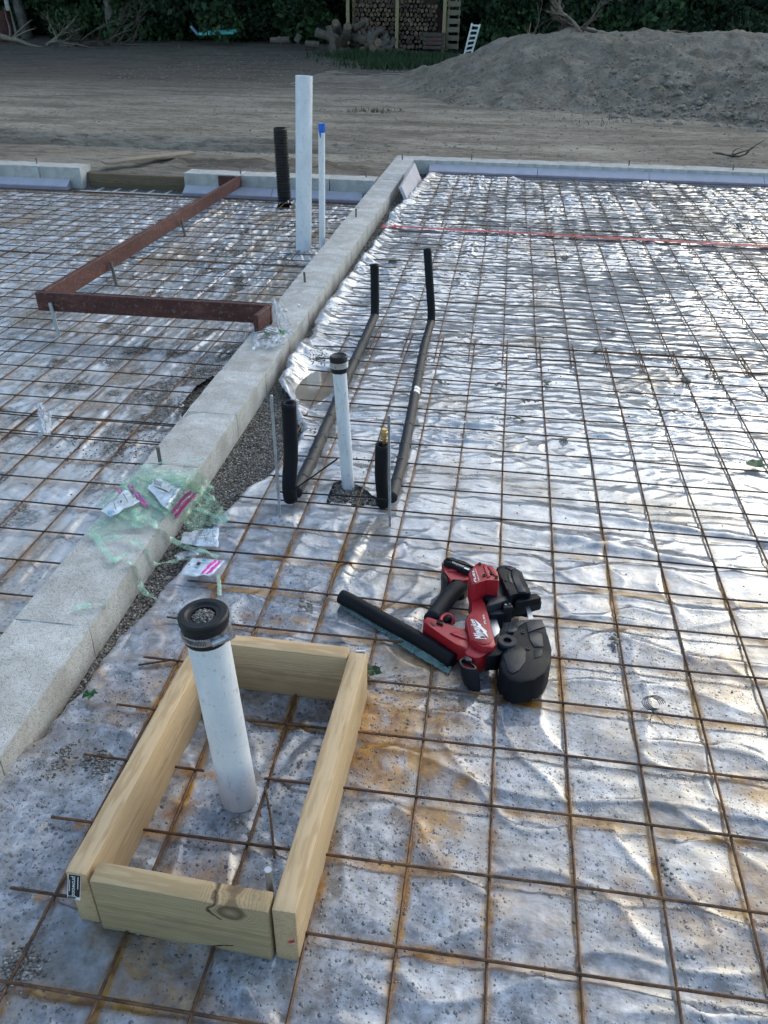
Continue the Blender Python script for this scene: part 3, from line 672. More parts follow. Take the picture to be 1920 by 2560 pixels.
# ---------------------------------------------------------------- wire mesh
def wiresheet(label,xs,ys,x0f,x1,y0,y1,zf,seed,dz=0,group='welded wire mesh sheets',cut=None):
    rg=np.random.default_rng(seed); t=thing('wire_mesh',label,'wire mesh',((xs[0]+xs[-1])/2,(ys[0]+ys[-1])/2,0),group)
    def one(P,mat):
        tube('wire',P,.0029,mat,t,6)
    for x in xs:
        n=max(4,int((y1-y0)/.10)); yy=np.linspace(y0,y1,n); j=.004*np.array([pn(v*1.3,x*7+seed,3) for v in yy]); 
        P=[(x+a,v,float(zf(x,v))+.0025+dz+.004*float(pn(v*2.1,x*5,seed))) for v,a in zip(yy,j)]; one(P,M['wire'])
    for y in ys:
        x0=x0f(y); spans=[(x0,x1)]
        if cut and cut(y): spans=cut(y)
        for a0,b0 in spans:
            n=max(3,int((b0-a0)/.10)); xx=np.linspace(a0,b0,n); j=.005*np.array([pn(v*1.1,y*7+seed,5) for v in xx])
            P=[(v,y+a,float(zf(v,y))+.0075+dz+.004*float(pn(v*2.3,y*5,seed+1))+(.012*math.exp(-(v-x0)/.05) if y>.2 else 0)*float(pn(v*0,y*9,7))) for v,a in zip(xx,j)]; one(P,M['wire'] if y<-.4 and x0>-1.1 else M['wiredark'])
    return t
zr=lambda x,y: floorR(x,y); zl=lambda x,y: floorL(x,y)
def cutA(y):
    if abs(y+1.045)<.04: return [(-.852,-.591),(-.463,3.5)]
    if abs(y+.15)<.03: return [(-.83,3.5)]
    return None
kA=range(-5,23)
wiresheet('rusty wire mesh sheet under the pine frame and power saw, nearest the camera',[k*S for k in kA],[k*S for k in range(-13,11)],lambda y:max(-.85,float(edgeR(y))+(.03 if y>0 else .0)) if y>-.3 else -.845,3.5,-2.05,1.60,zr,1,cut=cutA)
wiresheet('dark wire mesh sheet in the middle of the right bay, up to the red strip',[-.019+k*S for k in range(-4,24)],[k*S-.015 for k in range(9,27)],lambda y:float(edgeR(y))+.07+.04*float(pn(y*3,0,1)),3.6,1.30,4.02,zr,2,.005)
wiresheet('wire mesh sheet at the far end of the right bay, against the lilac foam',[-.046+k*S for k in range(-4,28)],[3.92+k*.1505 for k in range(0,15)],lambda y:float(edgeR(y))+.06+.05*float(pn(y*3,0,2)),4.1,3.86,6.1,zr,3,.009)
wiresheet('wire mesh sheet at the near left, beside the wrapper litter',[-1.396-k*S for k in range(0,16)],[.23+S*k for k in range(-9,3)],lambda y:-3.85,-1.20,-1.2,.60,zl,4)
wiresheet('wire mesh sheet in the left bay under the front rail of the red form',[-1.392-k*S for k in range(0,24)],[.39+.1510*k for k in range(0,17)],lambda y:-5.0,-1.20,.33,2.9,zl,5,.006)
wiresheet('wire mesh sheet in the left bay around the three upright pipes',[-1.387-k*S for k in range(0,32)],[2.77+.1508*k for k in range(0,15)],lambda y:-6.2,-1.20,2.7,4.95,zl,6,.010)
for P,lab in (([(-.848,-.79,.006),(-.768,-.757,.006)],'short rusty wire end crossing the mesh left of the pine frame'),([(-.395,-1.245,.012),(-.425,-1.16,.010),(-.455,-1.09,.006)],'loose rusty wire lying diagonally beside the big white pipe')):
    o=tube('wire_offcut',P,.0026,M['wire'],None,6,loc=P[0]); tag(o,lab,'wire')
# red seam tape
rgn=np.linspace(-.915,3.6,260); V=[];Fc=[]
for i,x in enumerate(rgn):
    w=.028+.010*float(pn(x*5,0,1))+.05*max(0,1-(x+.915)/.12); yc=3.775-.055*(x+.9)/1.6*.8+.01*float(pn(x*1.5,0,2))
    for j in range(5):
        v=j/4*2-1; y=yc+v*w; V.append((x,y,.017+.006*abs(float(pn(x*14,v*2,3)))))
for i in range(len(rgn)-1):
    for j in range(4): Fc.append((i*5+j,i*5+j+1,i*5+5+j+1,i*5+5+j))
o=mesh('seam_tape',V,Fc,M['redtape'],None,True,loc=(1.3,3.75,0)); tag(o,'wrinkled red seam tape running across the right bay','tape')
# ---------------------------------------------------------------- red edge form
t=thing('edge_form','dark red L-shaped form with a long rail and a front rail, propped on thin stakes','concrete form',(-2.2,1.46,-.05))
def rail(name,pts8,mat,par): 
    bm=bmesh.new(); vs=[bm.verts.new(p) for p in pts8]
    for f in ((0,1,2,3),(7,6,5,4),(0,4,5,1),(1,5,6,2),(2,6,7,3),(3,7,4,0)): bm.faces.new([vs[i] for i in f])
    bmesh.ops.bevel(bm,geom=bm.edges[:],offset=.002,segments=1,affect='EDGES')
    c=Vector(np.mean(np.array(pts8),0)); return from_bm(name,bm,mat,par,30,loc=tuple(c))
def bar(name,a,b,w,h,mat,par):  # a,b: top centre line ends
    a=Vector(a);b=Vector(b); d=(b-a); s=Vector((-d.y,d.x,0)).normalized()*w/2; k=Vector((0,0,-h))
    return rail(name,[a-s,a+s,b+s,b-s,a-s+k,a+s+k,b+s+k,b-s+k],mat,par)
bar('long_rail',(-2.262,1.50,.150),(-2.41,5.26,.055),.026,.090,M['redform'],t)
bar('front_rail',(-2.285,1.475,.150),(-1.118,1.492,.148),.026,.090,M['redform'],t)
bar('return_rail',(-1.131,1.478,.148),(-1.150,1.335,.146),.022,.080,M['redform'],t)
bar('return_rail',(-2.60,5.245,.052),(-2.44,5.245,.052),.035,.085,M['redform'],t)
for (x,y,zt) in ((-2.205,1.447,.11),(-2.262,2.26,.09),(-2.30,3.50,.06)):
    st=tube('stake',[(x+.018,y-.012,-.07),(x,y-.004,zt)],.0095,M['galv'] if zt>.1 else M['bolt'],t,8)
# ---------------------------------------------------------------- upright pipes
zl0=-.05
def base_of(px,py,z): return un(px,py,z)
B=base_of(758,629,zl0); T=uny(760,189,B[1]); Rt=.0515
o=lathe('tall_pipe',[(0,Rt),(T[2]-B[2]+.06,Rt),(T[2]-B[2]+.06,Rt-.006),(T[2]-B[2]-.15,Rt-.006)],(B[0],B[1],B[2]-.06),(T[0],T[1],T[2]),M['pvc'],None,40,loc=(B[0],B[1],B[2]-.06)); tag(o,'tallest white pipe, thick and scuffed, beside the block row','pipe')
B=base_of(805,628,zl0); T=uny(804,308,B[1]); L=T[2]-B[2]+.06
t=thing('narrow_pipe','slim white pipe with a blue taped top, right of the tallest pipe','pipe',(B[0],B[1],B[2]-.06))
b0=(B[0],B[1],B[2]-.06); tp=tuple(T)
lathe('pipe_shaft',[(0,.0205),(L,.0205),(L,.017),(L-.1,.017)],b0,tp,M['pvc'],t,28)
n=36;V=[];Fc=[]
d=(Vector(tp)-Vector(b0)).normalized()
for k in range(n+1):
    th=2*math.pi*k/n; dx,dy=math.cos(th)*.0213,math.sin(th)*.0213
    a=math.degrees(th)%360; low=.052+(.030 if 205<a<262 else 0)
    p=Vector(b0)+d*L; V+= [tuple(p+Vector((dx,dy,.001))),tuple(p+Vector((dx,dy,-low)))]
for k in range(n): Fc.append((2*k,2*k+1,2*k+3,2*k+2))
mesh('tape_wrap',V,Fc,M['blue_tape'],t,True)
B=base_of(712,512,zl0-.02); T=uny(700,317,B[1]); L=(Vector(T)-Vector(B)).length+.05; pr=[]
nn=int(L/.0205)
for i in range(nn):
    z=i*.0205; pr+=[(z,.0505),(z+.004,.0575),(z+.0115,.0575),(z+.0155,.0505)]
pr+=[(nn*.0205,.0505),(nn*.0205,.046),(nn*.0205-.25,.046)]
d=(Vector(T)-Vector(B)).normalized(); B2=Vector(B)-d*.05
o=lathe('corrugated_pipe',pr,tuple(B2),tuple(T),M['corrblack'],None,36,loc=tuple(B2),sharp=60); tag(o,'black corrugated pipe standing left of the tallest white pipe','pipe')
# small capped pipe
zn=zone(600,800,2.765)
B=un(871,1221,-.02); T=uny(846,888,B[1]); ax=(Vector(T)-Vector(B)); L=ax.length; d=ax.normalized()
t=thing('capped_pipe','thin white drain pipe with black rubber cap and steel band, between the foam sleeves','pipe',tuple(B))
lathe('pipe_shaft',[(-.04,.0212),(L-.01,.0212)],B,T,M['pvc'],t,32)
lathe('rubber_cap',[(L-.052,.0205),(L-.052,.0258),(L-.046,.0270),(L-.008,.0270),(L-.002,.0262),(L,.024),(L-.002,.0205),(L-.004,.017),(L-.004,.0)],B,T,M['rubber'],t,36)
lathe('clamp_band',[(L-.036,.0271),(L-.036,.0284),(L-.018,.0284),(L-.018,.0271)],B,T,M['steelband'],t,36)
# large capped pipe
B=un(601,2003,-.01); T=uny(507,1532,B[1]); ax=(Vector(T)-Vector(B)); L=ax.length; d=ax.normalized(); rp=.0362; rc=.0432
t=thing('capped_pipe','thick white drain pipe with gravel in its black rubber cap, inside the pine frame','pipe',tuple(B))
lathe('pipe_shaft',[(-.04,rp),(L-.01,rp)],B,T,M['pvc'],t,48)
lathe('rubber_cap',[(L-.052,rp),(L-.052,rc-.004),(L-.046,rc-.002),(L-.014,rc-.002),(L-.012,rc),(L-.003,rc),(L,rc-.003),(L,rc-.012),(L-.004,rc-.0165),(L-.004,.022),(L-.012,.0195),(L-.012,0)],B,T,M['rubber'],t,56)
band=lathe('clamp_band',[(L-.040,rc-.0018),(L-.040,rc-.0002),(L-.024,rc-.0002),(L-.024,rc-.0018)],B,T,M['steelband'],t,56)
# band slots and screw housing
right=Vector(AR); front=Vector((-AF[0],-AF[1],0)).normalized()
def around(ang,rad,hh): 
    v=front*math.cos(ang)+right*math.sin(ang); return Vector(B)+d*(L-.04+hh)+v*rad
V=[];Fc=[]
for k in range(22):
    a=-1.15+k*.062
    i=len(V); r=rc+.0002
    V+=[tuple(around(a,r,.003)),tuple(around(a+.024,r,.003)),tuple(around(a+.030,r,.0125)),tuple(around(a+.006,r,.0125))]; Fc.append((i,i+1,i+2,i+3))
mesh('band_slots',V,Fc,M['rubber'],band)
p0=around(.40,rc+.005,.010); p1=around(.86,rc+.008,.012)
tube('clamp_screw',[p0,p1],.0058,M['steelband'],band,8)
tube('screw_head',[around(.86,rc+.008,.012),around(.98,rc+.010,.013)],.0072,M['steelband'],band,6)
V=[];Fc=[]
for k in range(9):
    a=.45+k*.10; rr_=rc+.0005+.0016*k
    V+=[tuple(around(a,rr_,.002)),tuple(around(a,rr_,.0155))]
    if k: Fc.append((2*k-2,2*k,2*k+1,2*k-1))
o=mesh('band_tail',V,Fc,M['steelband'],band,True)
P=[];Rr=[]
up=d
e1=right; e2=d.cross(right).normalized()
for i in range(330):
    a=random.random()*6.28; r=.0185*math.sqrt(random.random()); p=Vector(B)+d*(L-.011+random.random()*.005+.004*(1-(r/.0185)**2))+e1*r*math.cos(a)+e2*r*math.sin(a); P.append(tuple(p)); Rr.append(random.uniform(.0013,.0026))
simple('palestone',(.40,.37,.32),.8,var=.3,scale=300)
so=stones('gravel_fill',P,Rr,M['stone'],kind='stuff'); so.parent=t; so.matrix_parent_inverse=Matrix.Translation(t.location).inverted()
# ---------------------------------------------------------------- insulated lines
def sleeve(t,name,P,r,mat,hole=True,n=20,wob=.06,seed=1):
    P=[Vector(p) for p in P]; Q=[];rad=[]
    for i in range(len(P)-1):
        L=(P[i+1]-P[i]).length; k=max(2,int(L/.012))
        for j in range(k): Q.append(P[i].lerp(P[i+1],j/k))
    Q.append(P[-1])
    for s_ in range(6): Q=[Q[0]]+[ (Q[i-1]+Q[i]*2+Q[i+1])/4 for i in range(1,len(Q)-1)]+[Q[-1]]
    rad=[r*(1+wob*float(pn(i*.22,seed,1))) for i in range(len(Q))]
    V,Fc=tubedata(Q,rad,n,False)
    if hole:
        m=len(Q); tq=(Q[-1]-Q[-2]).normalized(); 
        last=[Vector(v) for v in V[-n:]]; i0=len(V); c=Q[-1]
        V+=[tuple(c+(v-c)*.55) for v in last]; V+=[tuple(c+(v-c)*.5-tq*.05) for v in last]
        b0=(m-1)*n
        for k in range(n):
            Fc.append((b0+k,b0+(k+1)%n,i0+(k+1)%n,i0+k)); Fc.append((i0+k,i0+(k+1)%n,i0+n+(k+1)%n,i0+n+k))
        Fc.append(tuple(range(i0+n,i0+2*n)))
    else: Fc.append(tuple(range((len(Q)-1)*n,len(Q)*n)))
    Fc.append(tuple(range(n))[::-1])
    return mesh(name,V,Fc,mat,t,True),Q,rad
def wirering(c,d,r,seed,t):
    d=Vector(d).normalized(); a=d.orthogonal().normalized(); b=d.cross(a); P=[]
    for k in range(21):
        th=2*math.pi*k/20; P.append(Vector(c)+(a*math.cos(th)+b*math.sin(th))*r*(1+.04*math.sin(3*th+seed)))
    return tubedata(P,.0012,5,False)
def line(label,base,topm,run,far_top,r,shift,ties,seed,sticker=None):
    t=thing('insulated_pipe',label,'pipe',base)
    sleeve(t,'near_sleeve',[Vector(base)+Vector((0,.015,.0)),Vector(base)+Vector((0,0,.05)),(Vector(base)+Vector(topm))/2+Vector(shift),topm],r,M['blackfoam'],True,seed=seed)
    o,Q,rad=sleeve(t,'floor_sleeve',run,r*.93,M['greyfoam'],False,seed=seed+3,wob=.05)
    sleeve(t,'far_sleeve',[Vector(run[-1])+Vector((0,-.01,-.01)),Vector(run[-1])+Vector((0,.012,.035)),far_top],r*.95,M['blackfoam'],True,seed=seed+5)
    for i in ties:
        V=[];Fc=[]
        k=int(i*(len(Q)-2)); v,f=wirering(Q[k],Q[k+1]-Q[k],rad[k]*1.04,i*30,t); b=len(V); V+=v; Fc+=[tuple(x+b for x in q) for q in f]
        e=Q[k]+Vector((0,0,rad[k])); v,f=tubedata([e,e+Vector((.02*(1 if seed%2 else -1),-.01,.012)),e+Vector((.03*(1 if seed%2 else -1),-.015,-.01))],.001,4,False,len(V)); V+=v;Fc+=f
        mesh('tie_wire',V,Fc,M['bolt'],t,True)
    if sticker:
        k=int(sticker*(len(Q)-2)); c=Q[k]; dd=(Q[k+1]-Q[k]).normalized(); s=dd.cross(Vector((0,0,1))).normalized(); V=[];Fc=[]
        for j in range(7):
            th=-.2+j*.24; w=s*math.sin(th)+Vector((0,0,1))*math.cos(th)
            for e in (-.028,.028): V.append(tuple(c+dd*e+w*rad[k]*1.05))
        for j in range(6): Fc.append((2*j,2*j+1,2*j+3,2*j+2))
        s_=mesh('paper_label',V,Fc,M['white_print'],t,True)
    return t
r1=.0225
line('foam covered line on the left, empty black sleeve standing by a steel rod',(-.666,-.02,.018),tuple(unx(*zn(337,572),-.650)),[(-.655,.02,.028),(-.652,.25,.028),(-.655,.6,.028),(-.662,1.0,.028),(-.662,1.45,.028),(-.662,1.74,.040)],tuple(uny(*DZ(809,571),1.77)),r1,(.006,0,0),[.05,.12,.17,.22,.32,.42,.55,.66,.80],1)
line('foam covered line on the right with a white paper label on its long floor run',(-.372,.0,.016),tuple(unx(*zn(982,862),-.374)),[(-.350,.04,.026),(-.345,.25,.026),(-.355,.6,.026),(-.368,1.0,.026),(-.380,1.4,.026),(-.376,1.70,.040)],tuple(uny(*DZ(923,537),1.745)),.0205,(-.004,0,0),[.06,.14,.22,.31,.5,.62,.74,.88],2,sticker=.50)
c=unx(*zn(998,862),-.369)
t=thing('pipe_stub','copper pipe end with brass fitting sticking out of the right black sleeve','pipe',(c[0],c[1],c[2]-.05))
lathe('copper_end',[(-.06,.0075),(.030,.0075)],c,(c[0],c[1],c[2]+1),M['copper'],t,16)
lathe('brass_fitting',[(.018,.0078),(.018,.0115),(.024,.0115),(.026,.0095),(.036,.0095),(.036,.012),(.044,.012),(.046,.009),(.052,.008),(.052,0)],c,(c[0],c[1],c[2]+1),M['brass'],t,12)
for lab,b,tp in (('thin galvanised rod beside the left black sleeve',(280,1388),(216,520)),('thin galvanised rod beside the right black sleeve and copper end',(1038,1418),(1030,655))):
    q=un(*zn(*b),-.005); p=unx(*zn(*tp),q[0]-.004); L=Vector(p)-Vector(q)
    st=thing('steel_rod',lab,'rod',tuple(q)); bar_=boxbm(.0075,.0075,L.length+.05,.001,1)
    o=from_bm('rod_shaft',bar_,M['galv'],st,30); o.location=(Vector(p)+Vector(q))/2-Vector((0,0,.025)); o.rotation_euler=Vector((0,0,1)).rotation_difference(L).to_euler()
for lab,P in (('black cable tie round the left sleeve, its tail pointing to the capped pipe',[(255,1180),(300,1193),(360,1180),(520,1070),(675,958)]),('long black cable tie reaching left from the right sleeve',[(410,1195),(650,1212),(940,1228),(1000,1245),(1045,1245)])):
    pts=[]
    for i,p in enumerate(P):
        pts.append(tuple(uny(*zn(*p),-.035 if (p[0]<370 or p[0]>930) else .0)))
    o=tube('cable_tie',pts,.0028,M['rubber'],None,6,loc=pts[0]); tag(o,lab,'cable tie')
# ---------------------------------------------------------------- pine frame
zl1=zone(120,1450,1.975); ZT=.132
t=thing('lumber_frame','rectangular frame of four pale pine boards on edge around the thick capped pipe','wooden frame',(-.5,-1.1,0))
def board(name,a,b,w,h,mat,zt,sag=0,chip=0,seed=0,lab=None):
    # a,b: centre line ends at the top face
    a=Vector(a);b=Vector(b); L=(b-a).length
    bm=boxbm(L,w,h,.0035,2)
    bmesh.ops.subdivide_edges(bm,edges=[e for e in bm.edges if abs((e.verts[0].co-e.verts[1].co).x)>L*.5],cuts=24,use_grid_fill=True)
    for v in bm.verts:
        v.co.y+=.0012*float(pn(v.co.x*9,v.co.z*14,seed)); v.co.z+=.0012*float(pn(v.co.x*9,v.co.y*30,seed+1))
    o=from_bm(name,bm,mat,t,35); c=(a+b)/2; o.location=(c.x,c.y,zt-h/2); o.rotation_euler=(0,math.asin((a.z-b.z)/L) if L else 0,math.atan2(b.y-a.y,b.x-a.x))
    if lab: o['label']=lab
    return o
def mid(p,q): return (np.array(p)+np.array(q))/2
# corners from the photo at the top plane
UL=lambda x,y:un(*zl1(x,y),ZT)
nl=mid(UL(82,1442),UL(190,1457)); fl_=mid(UL(700,338),UL(765,350)); fl_=np.array([-.663,-.800,ZT])
lb=board('side_board',nl,fl_,.038,.138,M['lumber'],ZT,seed=1,lab='left board with black price sticker on its near end')
rb=board('side_board',mid(UL(1105,1625),UL(1222,1652)),mid(UL(1492,352),UL(1578,362)),.040,.140,M['lumber'],ZT,seed=2)
na=np.array([-.655,-1.392,ZT]); nb_=np.array([-.353,-1.402,ZT])
nb2=board('end_board',na,nb_,.037,.136,M['lumber2'],ZT,seed=3,lab='near board with a dark knot and cracks, greenish')
fb=board('end_board',(-.642,-.803,ZT),(-.335,-.806,ZT),.037,.136,M['lumber'],ZT,seed=4)
# knot, crack and wane on the near board
def facepoly(zz,px,Y): return [tuple(uny(*zz(*p),Y)) for p in px]
z7=zone(140,2080,2.5136)
Yf=-1.4165
def ypl(x): return -1.4115-.010*(x+.655)/.302-.0003
def onface(zz,p):
    Y=-1.413
    for _ in range(3):
        q=uny(*zz(*p),Y); Y=ypl(q[0])
    return tuple(q)
def decal(name,pts,mat,par):
    bm=bmesh.new(); vs=[bm.verts.new(p) for p in pts]; bm.faces.new(vs); bmesh.ops.triangulate(bm,faces=bm.faces[:])
    c=Vector(np.mean(np.array(pts),0)); return from_bm(name,bm,mat,par,None,loc=tuple(c))
def wm(o):
    l=Matrix.LocRotScale(o.location,o.rotation_euler,o.scale)
    return (wm(o.parent)@o.matrix_parent_inverse@l) if o.parent else l
def pworld(o,par): 
    o.parent=par; o.matrix_parent_inverse=wm(par).inverted()
bpy.context.view_layer.update()
simple('darkknot',(.10,.06,.035),.8,var=.5,scale=120); simple('knotwood',(.42,.31,.17),.7,var=.4,scale=60); simple('redmark',(.45,.03,.03),.6)
# end grain of the near right corner and red mark
q=[(1355,510),(1497,520),(1505,820),(1368,782)]
o=decal('red_mark',[tuple(uny(*z7(*p),-1.4285)) for p in ((1452,690),(1475,680),(1498,675),(1500,695),(1470,700))],M['redmark'],None); pworld(o,rb)
# sticker
Ys=-1.4205
sq=[tuple(uny(*z7(*p),Ys)) for p in ((75,262),(158,272),(152,432),(70,412))]
s=decal('sticker',sq,M['white_print'],None); pworld(s,lb)
sq2=[tuple(uny(*z7(*p),Ys-.0006)) for p in ((80,266),(153,276),(148,412),(76,396))]
V=list(sq2); 
qd=[uny(*z7(*p),Ys-.0006) for p in ((100,280),(96,400),(128,410),(133,284))]
Vt,Ft=textmesh('prowood',.01,.1); qn=[np.asarray(p) for p in (uny(*z7(92,276),Ys-.0014),uny(*z7(90,402),Ys-.0014),uny(*z7(127,408),Ys-.0014),uny(*z7(130,280),Ys-.0014))]
# reading downwards: letters' tops point right
u=Vt[:,0:1];v=Vt[:,1:2]; W=(qn[0]*(1-u)+qn[1]*u)*(1-v)+(qn[3]*(1-u)+qn[2]*u)*v
Vs=[tuple(x) for x in sq2]+[tuple(x) for x in W]; Fs=[(0,1,2,3)]+[tuple(i+4 for i in f) for f in Ft]
lines=[((136,282),(134,360),(139,361),(141,283)),((84,300),(82,372),(86,373),(88,301)),((74,402),(125,412),(124,416),(73,406)),((74,408),(122,418),(121,422),(73,412))]
mi=[0]+[1]*len(Ft)
for L4 in lines:
    i=len(Vs); Vs+=[tuple(uny(*z7(*p),Ys-.0014)) for p in L4]; Fs.append((i,i+1,i+2,i+3)); mi.append(2 if L4[0][1]>400 else 1)
o=mesh('sticker_print',Vs,Fs,[M['black_print'],M['white_print'],M['black_print']],None,False,mi,loc=tuple(sq2[0])); pworld(o,lb)
for nm,px in (('nail_mark',(1320,960)),('nail_mark',(1245,1225))):
    pass
q=un(*zl1(1130,1500),.10); q=np.array([-.366,-1.366,.0])
o=tube('steel_pin',[(q[0],q[1],-.03),(q[0],q[1]+.002,.158)],.0062,M['galv'],None,12,loc=tuple(q)); tag(o,'short steel pin standing in the near right inner corner of the pine frame','pin')
# ---------------------------------------------------------------- power saw
z8=zone(820,1350,2.765); z3=zone(1100,1380,5.53); z4=zone(900,1380,4.88); z5=zone(1000,1580,3.95)
P3=lambda L:[z3(*p) for p in L]; P4=lambda L:[z4(*p) for p in L]; P5=lambda L:[z5(*p) for p in L]; P8=lambda L:[z8(*p) for p in L]
c=un(*z8(1000,600),0)
saw=thing('band_saw','red and black cordless band saw lying on its side on the wire mesh','power saw',(c[0],c[1],.0))
def pz(name,pts,z1,z0,mat,par=saw,bev=.003,**k): return prism(name,[un(x,y,z1) for x,y in pts],z1,z0,M[mat],par,bev,**k)
# red lower body and arm
body=pz('lower_body',P4([(768,830),(820,785),(850,800),(985,848),(1050,880),(1200,935),(1285,925),(1290,1010),(1340,1090),(1330,1150),(1300,1190),(1150,1110),(1000,1010),(870,920),(790,860)]),.062,.016,'sawred',bev=.0035,seg=2)
pz('body_slot',P4([(855,855),(875,858),(915,885),(910,900),(880,892)]),.0632,.0615,'rubber',body,0)
pz('body_rib',P4([(1090,985),(1180,965),(1290,1010),(1335,1075),(1230,1035),(1150,1000)]),.0655,.060,'sawred',body,.002)
arm=pz('red_arm',P8([(978,372),(1060,385),(1085,440),(1112,540),(1160,722),(1140,745),(1060,735),(982,690),(950,545),(1005,490),(1000,430)]),.076,.018,'sawred',bev=.003,seg=2)
pz('logo_plate',P3([(385,912),(485,893),(600,985),(735,1200),(690,1262),(590,1275),(440,1215)]),.0782,.074,'sawreddeep',arm,.0012)
neck=pz('grip_neck',P8([(985,700),(1060,738),(1140,745),(1118,775),(1050,812),(1010,815),(960,795),(945,775)]),.060,.014,'sawred',bev=.003,seg=2)
# lettering
def tq(name,txt,pts,zf,z,mat,par,bold=.02,shear=0.):
    q=[un(*zf(*p),z) for p in pts]; return textquad(name,txt,q,M[mat],par,bold,shear,lift=.0005)
tq('lettering','Milwaukee',[(648,1205),(452,925),(405,935),(485,1205)],z3,.0786,'white_print',arm,.018,.25)
bm_=[un(*z3(*p),.0792) for p in [(468,922),(572,1010),(563,1020),(652,1098),(640,1108),(670,1185),(585,1108),(598,1098),(512,1022),(530,1012)]]
bm=bmesh.new(); vs=[bm.verts.new(p) for p in bm_]; bm.faces.new(vs); bmesh.ops.triangulate(bm,faces=bm.faces[:]); from_bm('lightning_mark',bm,M['white_print'],arm)
tq('lettering','FUEL',[(640,1000),(608,858),(585,862),(612,1000)],z3,.0764,'white_print',arm,.02,.2)
# battery and rear housing
bat=pz('battery',P4([(1012,100),(1060,58),(1135,60),(1270,112),(1400,170),(1395,205),(1330,245),(1065,135)]),.088,.050,'sawblack',bev=.004,seg=3)
pz('battery_ridge',P4([(1050,80),(1075,64),(1135,66),(1395,172),(1385,186),(1110,92)]),.0915,.086,'sawblack',bat,.0015)
pz('battery_label',P4([(1072,118),(1105,102),(1180,118),(1345,192),(1325,222),(1180,170)]),.0895,.087,'rubber',bat,.0008)
tq('lettering','REDLITHIUM',[(1128,132),(1262,188),(1262,170),(1128,116)],z4,.0902,'white_print',bat,.01)
pz('label_box',P4([(1276,184),(1336,206),(1326,222),(1266,196)]),.0903,.0895,'white_print',bat,0)
rear=pz('rear_housing',P4([(1008,135),(1062,145),(1325,252),(1322,335),(1250,350),(1135,322),(1130,345),(1095,345),(1045,240),(1010,215)]),.074,.012,'sawred',bev=.003,seg=2)
pz('rear_step',P4([(1120,190),(1165,185),(1195,212),(1180,232),(1130,236),(1062,228)]),.0775,.07,'sawred',rear,.002)
pz('rear_bumper',P4([(1000,120),(1012,112),(1022,240),(1060,310),(1078,360),(1062,352),(1020,300),(1000,230)]),.070,.012,'rubber',rear,.002)
# main handle
def W(p,z): return un(*p,z)
hp=[(1290,335,.052),(1225,395,.052),(1160,460,.050),(1075,560,.046),(990,670,.044),(880,830,.046)]
hp=[Vector(W(z4(a,b),c)) for a,b,c in hp]
o,_,_=sleeve(saw,'main_handle',hp,.0225,M['sawrubber'],False,seed=9,wob=.05,n=24)
pz('handle_collar',P4([(1135,320),(1310,330),(1290,420),(1240,440),(1140,425),(1120,400)]),.062,.02,'sawgrey',o,.006)
ring=[W(z4(a,b),z) for a,b,z in [(985,845,.060),(992,805,.061),(1025,772,.061),(1075,762,.060),(1115,782,.058),(1135,815,.055),(1138,850,.05),(1120,880,.045)]]
tube('trigger_guard',ring,.0052,M['sawred'],saw,10)
tp=[W(z4(a,b),z) for a,b,z in [(1035,850,.052),(1065,815,.055),(1100,812,.052),(1112,840,.048),(1095,872,.042)]]
tube('trigger',tp,[.006,.0095,.0105,.009,.006],M['sawblack'],saw,12)
pz('lock_button',P4([(935,832),(950,828),(1018,858),(1015,885),(1000,888),(932,858)]),.067,.058,'sawblack',saw,.002)
# motor housing
mot=pz('motor_housing',P3([(395,285),(495,158),(560,150),(640,185),(705,180),(800,275),(822,392),(800,400),(640,378),(488,452),(440,438)]),.128,.055,'sawred',bev=.0045,seg=2,slant=-.02)
pz('motor_panel',P3([(432,240),(492,212),(560,405),(505,440),(478,435)]),.1297,.125,'sawreddeep',mot,.0008)
pz('motor_rib',P3([(590,165),(628,160),(700,330),(655,345)]),.1315,.126,'sawred',mot,.0015)
pz('motor_rib',P3([(655,192),(702,190),(782,270),(800,330),(748,322)]),.1312,.126,'sawred',mot,.0015)
for x,y in ((548,165),(608,325),(440,478),(705,300),(782,352)):
    p=un(*z3(x,y),.1295 if y!=478 else .11); lathe('screw',[(0,.0042),(.0035,.0042),(.0035,.0026),(.0015,.0026),(.0015,0)],p-np.array([0,0,.001]),p+np.array([0,0,1.]),M['rubber'],mot,12)
q=[un(*z3(*p),.1302) for p in [(507,420),(466,240),(440,250),(474,422)]]
textquad('lettering','FUEL',q,M['white_print'],mot,.02,.2,.0004)
q=[un(*z3(*p),.1302) for p in [(543,392),(490,226),(480,230),(533,396)]]
textquad('lettering','BRUSHLESS',q,M['white_print'],mot,.005,0,.0004)
pp=[uny(*z3(*p),un(*z3(565,470),.105)[1]-.003) for p in [(520,495),(605,428),(612,440),(525,508)]]
bm=bmesh.new(); vs=[bm.verts.new(p) for p in pp]; bm.faces.new(vs); r_=bmesh.ops.extrude_face_region(bm,geom=bm.faces[:]); bmesh.ops.translate(bm,vec=(0,.006,0),verts=[g for g in r_['geom'] if isinstance(g,bmesh.types.BMVert)]); from_bm('air_slot',bm,M['rubber'],mot)
# gear case and shoe
gear=pz('gear_case',P3([(800,330),(850,330),(900,470),(955,610),(920,640),(700,680),(640,640),(600,610),(700,560),(790,450)]),.080,.020,'sawgrey',bev=.006,seg=3)
brk=pz('blade_bracket',P3([(690,632),(920,600),(955,660),(870,672),(860,690),(700,740),(640,740)]),.086,.03,'sawfacet',bev=.003)
pz('bracket_block',P3([(640,745),(700,745),(880,735),(890,850),(700,868),(660,850)]),.066,.016,'sawgrey',bev=.003)
pz('frame_web',P3([(660,880),(770,870),(830,1060),(815,1120),(745,1180)]),.050,.022,'sawalu',bev=.002)
